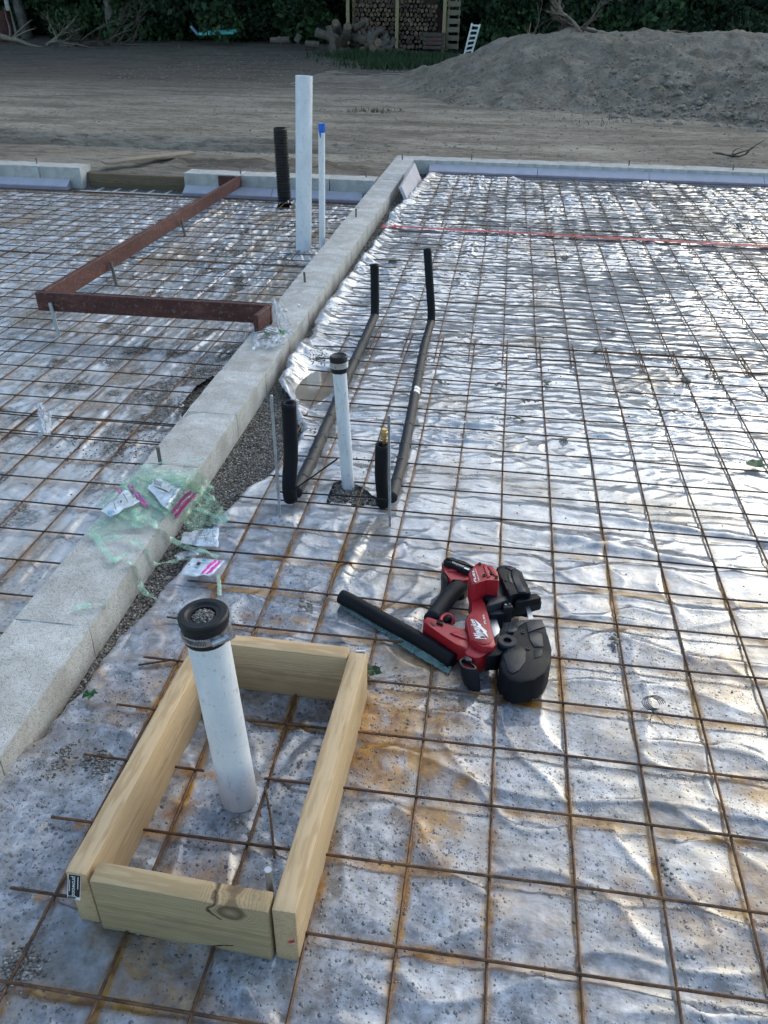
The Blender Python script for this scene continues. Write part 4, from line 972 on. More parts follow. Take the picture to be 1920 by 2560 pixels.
# upper wheel guard
ug=pz('upper_guard',P3([(775,225),(810,190),(870,178),(965,178),(1040,210),(1140,275),(1170,380),(1200,470),(1235,490),(1265,560),(1240,575),(1190,560),(1080,560),(1000,605),(950,600),(905,480),(860,370),(810,270)]),.098,.020,'sawblack',bev=.007,seg=2)
pz('guard_facet',P3([(935,292),(962,300),(1008,420),(978,430),(962,400)]),.0995,.094,'sawfacet',ug,.0007)
pz('guard_facet',P3([(985,265),(1060,232),(1125,430),(1195,545),(1085,552),(1020,390)]),.1010,.094,'sawfacet',ug,.0007)
pz('guard_facet',P3([(900,205),(960,190),(1040,220),(985,255)]),.1000,.094,'sawgrey',ug,.0007)
for x,y in ((908,392),(942,518)):
    p=un(*z3(x,y),.0985); lathe('screw',[(0,.0038),(.002,.0038),(.002,.002),(.0005,.002),(.0005,0)],p,p+np.array([0,0,1.]),M['sawfacet'],ug,12)
# material stop and guides
pz('blade_guide',P3([(865,675),(955,660),(985,690),(1010,760),(880,775)]),.078,.03,'rubber',bev=.002)
for x,y in ((908,727),(962,716)):
    p=un(*z3(x,y),.0785); lathe('guide_screw',[(0,.003),(.001,.003),(.001,.0)],p,p+np.array([0,0,1.]),M['sawalu'],saw,10)
pz('stop_shoe',P3([(1060,640),(1130,600),(1300,570),(1345,575),(1400,620),(1402,640),(1240,670),(1090,690),(1040,705)]),.084,.066,'sawblack',bev=.003)
pz('stop_shoe',P3([(890,770),(1240,700),(1402,668),(1408,690),(1240,740),(900,800)]),.060,.036,'rubber',bev=.002)
# lower guard
lg=pz('lower_guard',P8([(1310,588),(1345,562),(1400,548),(1488,545),(1512,600),(1520,660),(1546,760),(1546,840),(1505,915),(1430,965),(1330,985),(1250,965),(1205,915),(1185,850),(1205,770),(1260,700),(1320,640)]),.072,.004,'sawblack',bev=.011,seg=2)
pz('guard_plate',P8([(1212,795),(1290,735),(1340,735),(1368,770),(1365,840),(1320,900),(1275,922),(1240,900)]),.0745,.070,'sawgrey',lg,.001)
pz('guard_facet',P8([(1370,575),(1392,552),(1478,548),(1500,598),(1420,620),(1385,640)]),.0745,.068,'sawfacet',lg,.0007)
pz('guard_facet',P8([(1385,648),(1445,635),(1480,650),(1488,735),(1425,738),(1400,690)]),.0742,.068,'sawfacet',lg,.0007)
pz('guard_facet',P8([(1425,760),(1482,755),(1478,800),(1425,820)]),.0738,.069,'sawgrey',lg,.0007)
for x,y in ((1348,640),(1385,752)):
    p=un(*z8(x,y),.0725); lathe('screw',[(0,.0045),(.0025,.0045),(.0025,.0025),(.0008,.0025),(.0008,0)],p,p+np.array([0,0,1.]),M['sawfacet'],lg,12)
for k in range(3): pz('guard_text',P8([(1288+k*9,800-k*2),(1292+k*9,799-k*2),(1302+k*9,850-k*2),(1298+k*9,852-k*2)]),.0749,.0743,'sawfacet',lg,0)
pz('guard_link',P8([(1090,800),(1155,755),(1200,700),(1235,620),(1305,605),(1312,650),(1260,720),(1200,790),(1160,800)]),.064,.018,'sawblack',bev=.004)
p=un(*z8(1238,715),.066); lathe('pivot_boss',[(-.03,.024),(.006,.024),(.010,.021),(.010,.010),(.002,.009),(.002,0)],p,p+np.array([0,0,1.]),M['sawgrey'],saw,28)
pz('link_tab',P8([(1238,615),(1305,603),(1308,632),(1245,640)]),.070,.05,'sawfacet',saw,.002)
a=un(*z8(1358,425),.060);b=un(*z8(1382,425),.060);c_=un(*z8(1422,545),.058);d_=un(*z8(1388,548),.058)
mesh('saw_blade',[a,b,c_,d_]+[tuple(np.array(v)-[0,0,.0012]) for v in (a,b,c_,d_)],[(0,1,2,3),(7,6,5,4),(0,4,5,1),(1,5,6,2),(2,6,7,3),(3,7,4,0)],M['sawalu'],saw)
# front grip: a hollow rubber cone
top=[z5(*p) for p in [(585,285),(605,262),(632,255),(662,275),(700,305),(745,335),(758,355),(748,370),(715,372),(670,368),(625,350),(598,325)]]
T_=[np.array(un(*p,.058)) for p in top]; cen=np.mean(T_,0)
base_=[z5(*p) for p in [(618,480),(610,440),(630,430),(680,440),(740,460),(790,480),(795,520),(793,575),(785,588),(720,585),(680,570),(640,530)]]
Bt=[np.array(un(*p,.006)) for p in base_]
m=len(T_); V=[];Fc=[]
for k in range(7):
    f=k/6; bulge=1+.10*math.sin(math.pi*f)
    ring_=[t_*(1-f)+b_*f for t_,b_ in zip(T_,Bt)]; cc=np.mean(ring_,0); V+=[tuple(cc+(r-cc)*bulge) for r in ring_]
for k in range(6):
    for i in range(m): Fc.append((k*m+i,(k+1)*m+i,(k+1)*m+(i+1)%m,k*m+(i+1)%m))
i0=len(V); V+=[tuple(cen+(t_-cen)*.78) for t_ in T_]; V+=[tuple(cen+(t_-cen)*.72-np.array([0,0,.02])) for t_ in T_]
for i in range(m): Fc.append((i,(i+1)%m,i0+(i+1)%m,i0+i)); Fc.append((i0+i,i0+(i+1)%m,i0+m+(i+1)%m,i0+m+i))
Fc.append(tuple(range(i0+m,i0+2*m))); Fc.append(tuple(range(6*m,7*m))[::-1])
g=mesh('front_grip',V,Fc,M['sawrubber'],saw,True); g.data.set_sharp_from_angle(angle=R(50))
mesh('grip_rim',[tuple(v) for v in [cen+(t_-cen)*1.0+np.array([0,0,.0008]) for t_ in T_]]+[tuple(v) for v in [cen+(t_-cen)*.82+np.array([0,0,.0012]) for t_ in T_]],[(i,(i+1)%m,m+(i+1)%m,m+i) for i in range(m)],M['sawfacet'],g,True)
mesh('grip_inset',[tuple(cen+(t_-cen)*.74-np.array([0,0,.006])) for t_ in T_],[tuple(range(m))],M['sawreddeep'],g)
pz('grip_socket',P5([(630,235),(665,228),(712,262),(705,298),(660,275),(618,262)]),.064,.03,'sawgrey',saw,.003)
# ---------------------------------------------------------------- loose split sleeve with backing strip
t=thing('foam_sleeve','loose black split foam tube with a teal backing strip, lying against the saw','foam tube',tuple(un(*z8(480,620),0)))
pa=[(92,392),(170,428),(300,505),(450,590),(600,672),(740,755),(862,838)]
pts=[Vector(un(*z8(a,b),.020)) for a,b in pa][::-1]
sleeve(t,'sleeve_tube',pts,.0195,M['blackfoam'],True,seed=12,wob=.05,n=22)
st=[(95,445),(200,515),(330,590),(450,672),(560,745),(700,830),(845,912)]
V=[];Fc=[]; cs=[Vector(un(*z8(a,b),.004)) for a,b in st]; Q=[]
for i in range(len(cs)-1):
    for j in range(8): Q.append(cs[i].lerp(cs[i+1],j/8))
Q.append(cs[-1])
for i,p in enumerate(Q):
    d0=(Q[min(i+1,len(Q)-1)]-Q[max(0,i-1)]).normalized(); s=d0.cross(Vector((0,0,1)))
    for j in range(4):
        V.append(tuple(p-s*(.008-.006*j)+Vector((0,0,.010-.003*j+.0015*math.sin(i*2.1+j)))))
for i in range(len(Q)-1):
    for j in range(3): Fc.append((i*4+j,i*4+j+1,i*4+5+j,i*4+4+j))
mesh('backing_strip',V,Fc,M['tealstrip'],t,True)
# ---------------------------------------------------------------- wrappers and bags
def drape(px,py):
    p=un(px,py,.058)
    if -1.19<p[0]<-.989: return p
    if p[0]<=-1.19: return un(px,py,-.035)
    q=un(px,py,-.030)
    if q[0]>-.985: return q if q[0]<-.9 else un(px,py,.006)
    w_=unx(px,py,-.984); return w_
def crumple(name,label,cat,zf,quad,nu,nv,amp,mat,base=.006,seed=1,mi=None,par=None,freq=5.,flat=0.,group=None):
    q=[zf(*p) for p in quad]; V=[];Fc=[];I=[]
    for i in range(nv+1):
        for j in range(nu+1):
            u=j/nu;v=i/nv
            x=(q[0][0]*(1-u)+q[1][0]*u)*(1-v)+(q[3][0]*(1-u)+q[2][0]*u)*v; y=(q[0][1]*(1-u)+q[1][1]*u)*(1-v)+(q[3][1]*(1-u)+q[2][1]*u)*v
            x+=4*float(pn(u*3,v*3,seed+5)); y+=4*float(pn(u*3,v*3,seed+6))
            p=np.array(drape(x,y)); h=base+amp*(abs(float(pn(u*freq,v*freq,seed)))*.9+abs(float(pn(u*freq*1.8,v*freq*1.7,seed+1)))*.3)*(1-flat)+flat*amp*math.sin(math.pi*u)*math.sin(math.pi*v)
            V.append(tuple(p+np.array([0,0,1.])*h))
    for i in range(nv):
        for j in range(nu):
            Fc.append((i*(nu+1)+j,i*(nu+1)+j+1,(i+1)*(nu+1)+j+1,(i+1)*(nu+1)+j)); I.append(mi((j+.5)/nu,(i+.5)/nv) if mi else 0)
    o=mesh(name,V,Fc,mat,par,True,I,loc=V[(nv//2)*(nu+1)+nu//2])
    if label: tag(o,label,cat,group)
    return o
def ribbon(zf,pts,w,seed,name='tape_ribbon',lift=.010):
    Q=[]
    for i in range(len(pts)-1):
        for j in range(7):
            f=j/7; Q.append((pts[i][0]*(1-f)+pts[i+1][0]*f,pts[i][1]*(1-f)+pts[i+1][1]*f))
    Q.append(pts[-1]); W_=[Vector(drape(*zf(*p)))+Vector((0,0,lift+.008*abs(float(pn(i*.25,seed,2))))) for i,p in enumerate(Q)]
    for _ in range(3): W_=[W_[0]]+[(W_[i-1]+W_[i]*2+W_[i+1])/4 for i in range(1,len(W_)-1)]+[W_[-1]]
    V=[];Fc=[]
    for i,p in enumerate(W_):
        d0=(W_[min(i+1,len(W_)-1)]-W_[max(0,i-1)]).normalized(); tw=float(pn(i*.16,seed*3.1,7))*1.2
        s=d0.cross(Vector((0,0,1))).normalized(); nrm=s.cross(d0); s=s*math.cos(tw)+nrm*math.sin(tw)*.5
        for k in (-1,0,1): V.append(tuple(p+s*w/2*k+Vector((0,0,.0015 if k==0 else 0))))
    for i in range(len(W_)-1):
        for k in (0,1): Fc.append((i*3+k,i*3+k+1,i*3+4+k,i*3+3+k))
    return V,Fc
z7b=zone(180,1100,3.318)
wr=thing('green_wrap','tangle of pale green stretch wrap draped over the block row','plastic wrap',tuple(un(*z7b(700,600),.055)))
for i,(q,nu,nv,a) in enumerate((([(200,560),(620,215),(1190,430),(600,760)],34,26,.020),([(380,400),(960,330),(1195,520),(860,700)],28,20,.028),([(120,760),(420,560),(640,720),(170,850)],22,14,.018),([(500,330),(1050,250),(1180,420),(700,420)],22,12,.02),([(900,690),(1180,480),(1320,690),(980,800)],18,14,.02))):
    crumple('wrap_sheet',None,None,z7b,q,nu,nv,a,M['greenfilm'],.008,20+i*3,par=wr,freq=6)
rib=[([(120,790),(270,850),(430,830),(600,905)],.022),([(190,800),(260,920),(350,1040)],.020),([(350,1040),(420,980),(465,975)],.018),([(465,1020),(530,1080),(560,1200),(600,1290),(680,1335),(770,1350)],.016),([(10,1430),(120,1400),(220,1385),(310,1385)],.018),
     ([(500,590),(640,680),(760,790),(860,870),(990,930),(1130,960)],.020),([(800,290),(900,390),(1040,450),(1150,520)],.018),([(540,610),(535,740),(600,750)],.024),([(580,520),(720,580),(880,630)],.016),([(1040,590),(1180,650),(1310,700)],.020),([(690,1060),(850,1030),(1000,1000)],.020),([(1215,1140),(1225,1230),(1225,1320)],.012),([(610,930),(640,1010),(720,1070)],.012),([(720,215),(900,205),(1100,190)],.010),([(240,560),(380,430),(560,330)],.018),([(860,870),(960,900),(1130,960),(1220,1000)],.016)]
for i,(p,w_) in enumerate(rib):
    V,Fc=ribbon(z7b,p,w_,i+1); mesh('tape_ribbon',V,Fc,M['greenstrip'],wr,True)
bagmat=[M['whitebag'],M['pink_zip'],M['clearbag'],M['blue_print'],M['black_print']]
def printlines(o,zf,L,mat,z=.026,name='print'):
    V=[];Fc=[]
    for q in L:
        i=len(V); V+=[tuple(np.array(drape(*zf(*p)))+np.array([0,0,z])) for p in q]; Fc.append(tuple(range(i,i+len(q))))
    m=mesh(name,V,Fc,mat,o); return m
def doodle(o,zf,box,n,seed,z=.024):
    rg=random.Random(seed); L=[]
    (x0,y0),(x1,y1),(x2,y2),(x3,y3)=box
    def at(u,v): return ((x0*(1-u)+x1*u)*(1-v)+(x3*(1-u)+x2*u)*v,(y0*(1-u)+y1*u)*(1-v)+(y3*(1-u)+y2*u)*v)
    for k in range(n):
        u,v=rg.random(),rg.random(); a=rg.random()*3; cx,cy=at(u,v); r=rg.uniform(10,24)
        P=[(cx+r*math.cos(a+t_*.7)*(1+.3*math.sin(t_*2)),cy+r*math.sin(a+t_*.7)) for t_ in range(5)]
        L+= [[P[i],P[i+1],(P[i+1][0]+3,P[i+1][1]+3),(P[i][0]+3,P[i][1]+3)] for i in range(4)]
    return printlines(o,zf,L,M['blue_print'] if seed%2 else M['black_print'],z,'drawing')
b1=crumple('zip_bag','white printed zip bag with a wide magenta seal, lying in the green wrap','bag',z7b,[(635,455),(868,712),(1042,500),(705,375)],26,18,.010,bagmat,.024,40,lambda u,v:1 if (u>.80+.0*v and abs(u-.90)>.018) else (2 if u>.88 and abs(u-.90)<.018 else 0),flat=.6)
b1.data.materials[2]=M['white_print']
printlines(b1,z7b,[[(700+i*11,412+i*4),(705+i*11,411+i*4),(694+i*11,450+i*4),(688+i*11,450+i*4)] for i in range(6)],M['black_print'],.036)
printlines(b1,z7b,[[(690+i*16,470+i*8),(693+i*16,466+i*8),(800+i*12,505+i*10),(798+i*12,509+i*10)] for i in range(3)],M['black_print'],.037)
doodle(b1,z7b,[(850,440),(960,480),(900,600),(790,520)],16,3,.036); doodle(b1,z7b,[(850,440),(960,480),(900,600),(790,520)],10,4,.0365)
b2=crumple('zip_bag','crumpled white bag marked Shark with a pink seal folded behind it','bag',z7b,[(250,640),(470,470),(570,570),(330,700)],22,14,.008,bagmat,.024,44,lambda u,v:0,flat=.6)
crumple('pink_seal',None,None,z7b,[(470,420),(520,425),(650,590),(600,600)],12,5,.012,M['pinkfilm'],.016,46,par=None).parent=None
o=bpy.data.objects['pink_seal']; pworld(o,b2)
o=crumple('pink_seal',None,None,z7b,[(360,450),(385,445),(430,480),(400,495)],6,3,.006,M['pinkfilm'],.020,47); pworld(o,b2)
q=[np.array(drape(*z7b(*p)))+np.array([0,0,.036]) for p in [(498,508),(520,572),(545,566),(518,502)]]
o=textquad('lettering','Shark',[q[0],q[1],q[2],q[3]],M['black_print'],None,.02); pworld(o,b2)
o=printlines(b2,z7b,[[(438,530),(443,528),(482,600),(477,603)],[(415,585),(428,585),(430,605),(417,607)],[(395,595),(398,593),(402,610),(398,612)],[(360,600),(364,598),(385,665),(381,668)]],M['black_print'],.036); pworld(o,b2)
V=[];Fc=[]; cc=np.array(drape(*z7b(338,680)))+np.array([0,0,.034])
for r_0,r_1 in ((.0,.004),(.006,.010)):
    i=len(V)
    for k in range(16):
        a=k/16*6.283; V+=[tuple(cc+np.array([r_0*math.cos(a),r_0*math.sin(a),0])),tuple(cc+np.array([r_1*math.cos(a),r_1*math.sin(a),0]))]
    for k in range(16): Fc.append((i+2*k,i+2*k+1,i+(2*k+3)%32,i+(2*k+2)%32))
o=mesh('ring_mark',V,Fc,M['blue_print']); pworld(o,b2)
b3=crumple('zip_bag','pale blue printed bag without a visible seal, between the blocks and the film edge','bag',z7b,[(935,800),(1225,765),(1215,930),(900,900)],20,14,.008,bagmat,.016,50,lambda u,v:0,flat=.5)
doodle(b3,z7b,[(1130,785),(1215,770),(1205,920),(1120,910)],16,5,.027); doodle(b3,z7b,[(1130,785),(1215,770),(1205,920),(1120,910)],8,6,.0272)
printlines(b3,z7b,[[(960+i*10,800-i),(966+i*10,799-i),(964+i*10,825),(959+i*10,826)] for i in range(5)]+[[(1050,790+i*22),(1110,786+i*22),(1110,789+i*22),(1050,793+i*22)] for i in range(5)],M['black_print'],.027)
crumple('clear_wrapper','empty clear wrapper crumpled between the two lower bags','wrapper',z7b,[(850,990),(1000,940),(1060,980),(880,1040)],16,10,.014,M['clearbag'],.012,54)
b4=crumple('zip_bag','white bag with a crumpled pink and white seal, nearest the thick capped pipe','bag',z7b,[(885,1160),(1150,1172),(1280,1045),(1010,1015)],22,14,.010,bagmat,.016,57,lambda u,v:(1 if (.68<u<.92 and not(.77<u<.82) and .05<v<.95) else 0),flat=.5)
q=[np.array(drape(*z7b(*p)))+np.array([0,0,.028]) for p in [(1098,1040),(1130,1010),(1142,1020),(1110,1052)]]
printlines(b4,z7b,[[(1055,1075),(1082,1085),(1062,1112),(1035,1100)]],M['black_print'],.028)
printlines(b4,z7b,[[(1095,1050),(1125,1062),(1112,1080),(1082,1070)],[(1030,1118),(1060,1128),(1052,1138),(1024,1128)]],M['blue_print'],.028)
printlines(b4,z7b,[[(1040,1050),(1070,1010),(1073,1012),(1044,1053)],[(1085,1035),(1098,1012),(1104,1015),(1091,1038)],[(1105,1040),(1118,1016),(1124,1019),(1111,1043)],[(975,1100),(985,1095),(990,1103),(980,1108)]],M['black_print'],.028)
# bottle-like wrappers on the wall further up
z6=zone(600,700,6.38)
bg1=crumple('clear_bag','long clear crinkled bag standing against the end of the red form, on the blocks','bag',z6,[(500,350),(640,390),(830,800),(620,830)],14,22,.020,M['clearbag'],.012,60,freq=7)
bg2=thing('wrapper_bundle','crumpled clear tray of wire ties and green scraps on the blocks','wrappers',tuple(un(*z6(500,1000),.055)))
crumple('clear_tray',None,None,z6,[(240,880),(820,830),(860,900),(200,1140)],22,16,.024,M['clearbag'],.006,62,par=bg2,freq=6)
crumple('clear_tray',None,None,z6,[(420,1080),(820,900),(700,1080),(420,1140)],14,10,.022,M['clearbag'],.010,64,par=bg2,freq=6)
crumple('white_scrap',None,None,z6,[(390,830),(600,825),(620,930),(410,900)],10,8,.010,M['whitebag'],.020,66,par=bg2)
crumple('white_scrap',None,None,z6,[(520,980),(620,950),(640,1040),(520,1070)],8,6,.010,M['whitebag'],.022,67,par=bg2)
simple('greencard',(.02,.22,.07),.4)
crumple('green_scrap',None,None,z6,[(615,890),(720,870),(722,955),(640,940)],6,6,.008,M['greencard'],.024,68,par=bg2)
crumple('green_scrap',None,None,z6,[(390,900),(440,905),(500,970),(430,970)],6,6,.008,M['greencard'],.022,69,par=bg2)
rg=random.Random(5); L=[]
for i in range(9):
    a=(rg.uniform(240,330),rg.uniform(930,1050)); b=(rg.uniform(480,620),rg.uniform(930,1040)); L.append(([tuple(np.array(drape(*z6(*p)))+np.array([0,0,.022+.004*i%3])) for p in (a,((a[0]+b[0])/2,(a[1]+b[1])/2-30),b)],.0012))
tubes('tie_wires',L,M['bolt'],bg2,5)
for p,lab in (((940,410),'tiny white scrap standing farther from the clear bag, on the blocks'),((738,488),'small white sliver beside the long clear bag on the blocks')):
    q=un(*z6(*p),.056); o=from_bm('paper_scrap',boxbm(.011,.018 if p[0]==940 else .022,.003,.0006),M['white_print'],None,None); o.location=(q[0],q[1],q[2]+.003); o.rotation_euler=(.1,.05,.2 if p[0]==940 else .8); tag(o,lab,'scrap')
z5b=zone(0,850,2.592)
def crumpleL(name,label,zf,quad,mat,seed,h=.01,amp=.02,z=-.04,n=16):
    q=[zf(*p) for p in quad]; V=[];Fc=[]
    for i in range(n+1):
        for j in range(n+1):
            u=j/n;v=i/n; x=(q[0][0]*(1-u)+q[1][0]*u)*(1-v)+(q[3][0]*(1-u)+q[2][0]*u)*v; y=(q[0][1]*(1-u)+q[1][1]*u)*(1-v)+(q[3][1]*(1-u)+q[2][1]*u)*v
            p=np.array(un(x,y,z)); V.append(tuple(p+np.array([0,0,h+amp*(abs(float(pn(u*5,v*5,seed)))+.6*math.sin(math.pi*u)*math.sin(math.pi*v))])))
    for i in range(n):
        for j in range(n): Fc.append((i*(n+1)+j,i*(n+1)+j+1,(i+1)*(n+1)+j+1,(i+1)*(n+1)+j))
    return mesh(name,V,Fc,mat,None,True,loc=V[n*(n+1)//2])
o=crumpleL('plastic_bag','x',z5b,[(248,490),(342,490),(335,635),(250,642)],M['clearbag'],70); tag(o,'small clear bag lying alone on the mesh in the left bay','bag')
o2=crumpleL('bag_neck','x',z5b,[(235,450),(300,450),(300,495),(255,495)],M['clearbag'],71,amp=.03); pworld(o2,o)
# leaves and debris on the film
def leafobj(label,pxy,r,z,mat,seed,name='fallen_leaf',cat='leaf'):
    p=un(*DZ(*pxy),z); rg=random.Random(seed); V=[(p[0],p[1],p[2]+.006)];n=14
    for k in range(n):
        a=k/n*6.283; rr_=r*(1+.35*rg.uniform(-1,1)); V.append((p[0]+rr_*math.cos(a)*1.2,p[1]+rr_*math.sin(a),p[2]+.004+.010*rg.random()))
    o=mesh(name,V,[(0,1+i,1+(i+1)%n) for i in range(n)],M[mat],None,False,loc=V[0]); tag(o,label,cat); return o
leafobj('torn dark green leaf on the film between the blocks and the pine frame',(195,1505),.014,.004,'greenleaf',1)
leafobj('round green leaf on the film at the right edge of the photo',(1634,1006),.028,.008,'greenleaf',2)
leafobj('crumpled yellow green leaf at the far right corner of the pine frame',(806,1452),.017,.006,'grass',3)
leafobj('dark clump of leaf litter beyond the two foam sleeves, near the red strip',(848,563),.030,.006,'grey_clod',4,'leaf_litter','debris')
L=[]; p=un(*DZ(1408,1528),.012)
for k in range(4):
    L.append(([(p[0]+.012*k*.3+.020*math.cos(t_*.7),p[1]+.012+.022*math.sin(t_*.7),p[2]+.002*k) for t_ in range(8)],.0011))
L.append(([(p[0],p[1]-.01,p[2]),(p[0]+.025,p[1]-.05,p[2]),(p[0]+.04,p[1]-.055,p[2]-.004)],.0011)); L.append(([(p[0],p[1]-.01,p[2]),(p[0]-.01,p[1]-.045,p[2])],.0011))
o=tubes('tie_bundle',L,M['bolt'],None,5,loc=tuple(p)); tag(o,'small bundle of bent wire ties on the mesh to the right of the saw','wire ties')
sq=[un(*zl1(*p),.004) for p in ((1520,330),(1565,330),(1567,352),(1522,352))]
o=mesh('paper_tag',[tuple(s) for s in sq],[(0,1,2,3)],M['white_print'],None,loc=tuple(sq[0])); tag(o,'little white barcode tag behind the far right corner of the pine frame','tag')
L=[]
V=[];Fc=[]
for k in range(9):
    a=sq[0]*(1-k/9)+sq[1]*(k/9); b=sq[3]*(1-k/9)+sq[2]*(k/9); w_=(sq[1]-sq[0])/9*(.35+.25*(k%3)/2); i=len(V)
    a=a*.9+b*.1;b=a*.3+b*.7
    V+=[tuple(a+[0,0,.0008]),tuple(a+w_+[0,0,.0008]),tuple(b+w_+[0,0,.0008]),tuple(b+[0,0,.0008])]; Fc.append((i,i+1,i+2,i+3))
o2=mesh('barcode_print',V,Fc,M['black_print'],None); pworld(o2,o)
cl=[(955,830),(855,565),(1322,718),(1600,490),(1395,672),(1220,560),(660,1310),(1220,955),(1480,825),(1290,760),(1185,830),(1140,870),(168,533),(168,830),(1080,835),(1115,905),(1330,1390),(1548,820),(1450,395)]
for i,(a,b) in enumerate(cl):
    P=[];Rr=[]; p=un(*DZ(a,b),0 if a>600 else -.04); rg=random.Random(i)
    s=1+.15*max(0,p[1])
    for k in range(12): P.append((p[0]+rg.gauss(0,.010*s),p[1]+rg.gauss(0,.010*s),p[2]+.006+rg.random()*.006)); Rr.append(rg.uniform(.003,.008)*s)
    if i==0: AllP,AllR=[],[]
    AllP+=P;AllR+=Rr
stones('debris',AllP,AllR,M['grey_clod'],label='dark lumps of soil and leaf bits dropped on the films',cat='debris')
p=un(*DZ(503,1073),-.035)
lathe('pipe_offcut',[(-.015,.0085),(.006,.0085),(.006,.0065),(-.015,.0065)],p,p+np.array([0,0,1.]),M['galv'],None,18,loc=tuple(p)); tag(bpy.data.objects['pipe_offcut'],'small round metal pipe end in the gravel beside the film edge','pipe end')
# ---------------------------------------------------------------- earth mound
cr=[(760,196),(840,176),(930,150),(1000,128),(1050,105),(1095,88),(1130,76),(1200,70),(1270,66),(1340,73),(1420,70),(1500,74),(1580,66),(1659,78),(1760,84),(1900,110),(2100,170)]
YC=15.2; CX=[];CZ=[]
for a,b in cr:
    Yc=YC+max(0,(1000-a))*.012; q=uny(*DZ(a,b),Yc); CX.append(q[0]); CZ.append(max(.02,q[2]))
CZ[-1]=.05
fr_=[(760,200),(850,196),(930,212),(1000,236),(1100,242),(1200,244),(1300,250),(1400,262),(1500,272),(1600,280),(1659,284),(1800,295),(2000,300)]
FX=[un(*DZ(*p),0)[0] for p in fr_]; FY=[un(*DZ(*p),0)[1] for p in fr_]
o_=np.argsort(FX); FX=np.array(FX)[o_];FY=np.array(FY)[o_]
mx=steps([(-4.5,0,.10,.045),(0,8.5,.035,.06)]); my=steps([(9.4,16,.035,.05),(16,21,.08,.15)])
X,Y=np.meshgrid(mx,my)
ch=np.interp(X,CX,CZ); yf=np.interp(X*.9+0,FX,FY); yc=YC+np.clip((.6-X)*.6,0,2)
f=np.clip((Y-yf)/(yc-yf),0,1); prof=np.where(Y<yc,sm(0,1,f)**.8*.55+f*.45,1-sm(0,4.2,Y-yc))
Zm=ch*prof
rough=(.19*fbm(X*1.0,Y*1.3,101,6,.6)+.12*ridge(X*1.5+Y*.6,Y*1.1,102)*pn(X*3,Y*3,103)+.03*pn(X*6,Y*6,104)*sm(1.5,3.5,X)+.018*fbm(X*11,Y*11,108,2))
str_=.05*ridge((Y+X*.75)*.9,(Y-X*.5)*.18,105)*(1-sm(1.0,3.5,X))
Zm=Zm+(rough+str_)*np.clip(prof*ch*5,0,1)*np.clip(1.25-.6*np.exp(-((Y-yc)/.8)**2),0,1)-.05*(1-np.clip(prof*8,0,1))
Zm=np.where(prof<=0,-.12,Zm)+.3*np.exp(-((X-2.9)/.5)**2-((Y-12.0)/.5)**2)*-.35
mo=grid('earth_mound',X,Y,Zm,M['mound']); tag(mo,'long grey brown heap of dug earth behind the right bay','mound',kind='structure')
rng=np.random.default_rng(5); P=[];Rr=[]
def mz(x,y):
    i=np.clip(np.searchsorted(my,y),0,len(my)-1); j=np.clip(np.searchsorted(mx,x),0,len(mx)-1); return Zm[i,j]
for i in range(3000):
    x=rng.uniform(-2,7) if i<1200 else rng.uniform(1.2,6.5); y=float(np.interp(x,FX,FY))-.15+abs(rng.normal())*1.6
    z=mz(x,y)
    if z<-.08: z=0.
    r=rng.uniform(.006,.026)*(2.8 if rng.random()<.09 and x>1.2 else 1); P.append((x,y,z+r*.2)); Rr.append(r)
stones('mound_clods',P,Rr,M['grey_clod'],label='clods and stones strewn over the face of the earth mound',cat='clods')
# ---------------------------------------------------------------- vegetation
rng=np.random.default_rng(21)
def leafcloud(n,fn,s0,s1,rng):
    C=np.array([fn() for _ in range(n)]); s=rng.uniform(s0,s1,n)
    a=rng.normal(size=(n,3)); a/=np.linalg.norm(a,axis=1)[:,None]; b=rng.normal(size=(n,3)); b-=a*(a*b).sum(1)[:,None]; b/=np.linalg.norm(b,axis=1)[:,None]
    a=a*s[:,None];b=b*s[:,None]*.6
    V=np.stack([C-a,C+b*.9,C+a,C-b*.9],1).reshape(-1,3); return V,(np.arange(n*4).reshape(-1,4))
def leafmesh(name,V,Q,mat):
    me=bpy.data.meshes.new(name); me.vertices.add(len(V)); me.vertices.foreach_set('co',V.ravel()); me.loops.add(Q.size); me.loops.foreach_set('vertex_index',Q.ravel().astype(np.int32))
    me.polygons.add(len(Q)); me.polygons.foreach_set('loop_start',np.arange(0,Q.size,4,dtype=np.int32)); me.update(calc_edges=True); me.materials.append(mat); return me
def clumps(k,rx,rz,zc,rc):
    return [np.array([rng.normal()*rx*.5,rng.normal()*rx*.5,zc+rng.uniform(-rz,rz)]) for _ in range(k)],rc
def crown_fn(k,rx,rz,zc,rc):
    cs,_=clumps(k,rx,rz,zc,rc)
    def f():
        c=cs[rng.integers(len(cs))]; d=rng.normal(size=3); d/=np.linalg.norm(d); return c+d*rc*rng.uniform(.45,1)**.6*np.array([1,1,.7])
    return f
crowns=[leafmesh('crown',*leafcloud(5200,crown_fn(26,4.2,3.6,9,1.15),.13,.30,rng),M['leaf' if i else 'leaf2']) for i in range(3)]
bushes=[leafmesh('foliage',*leafcloud(3600,crown_fn(15,1.8,.9,1.05,.62),.045,.12,rng),M['leaf' if i%2 else 'leaf2']) for i in range(3)]
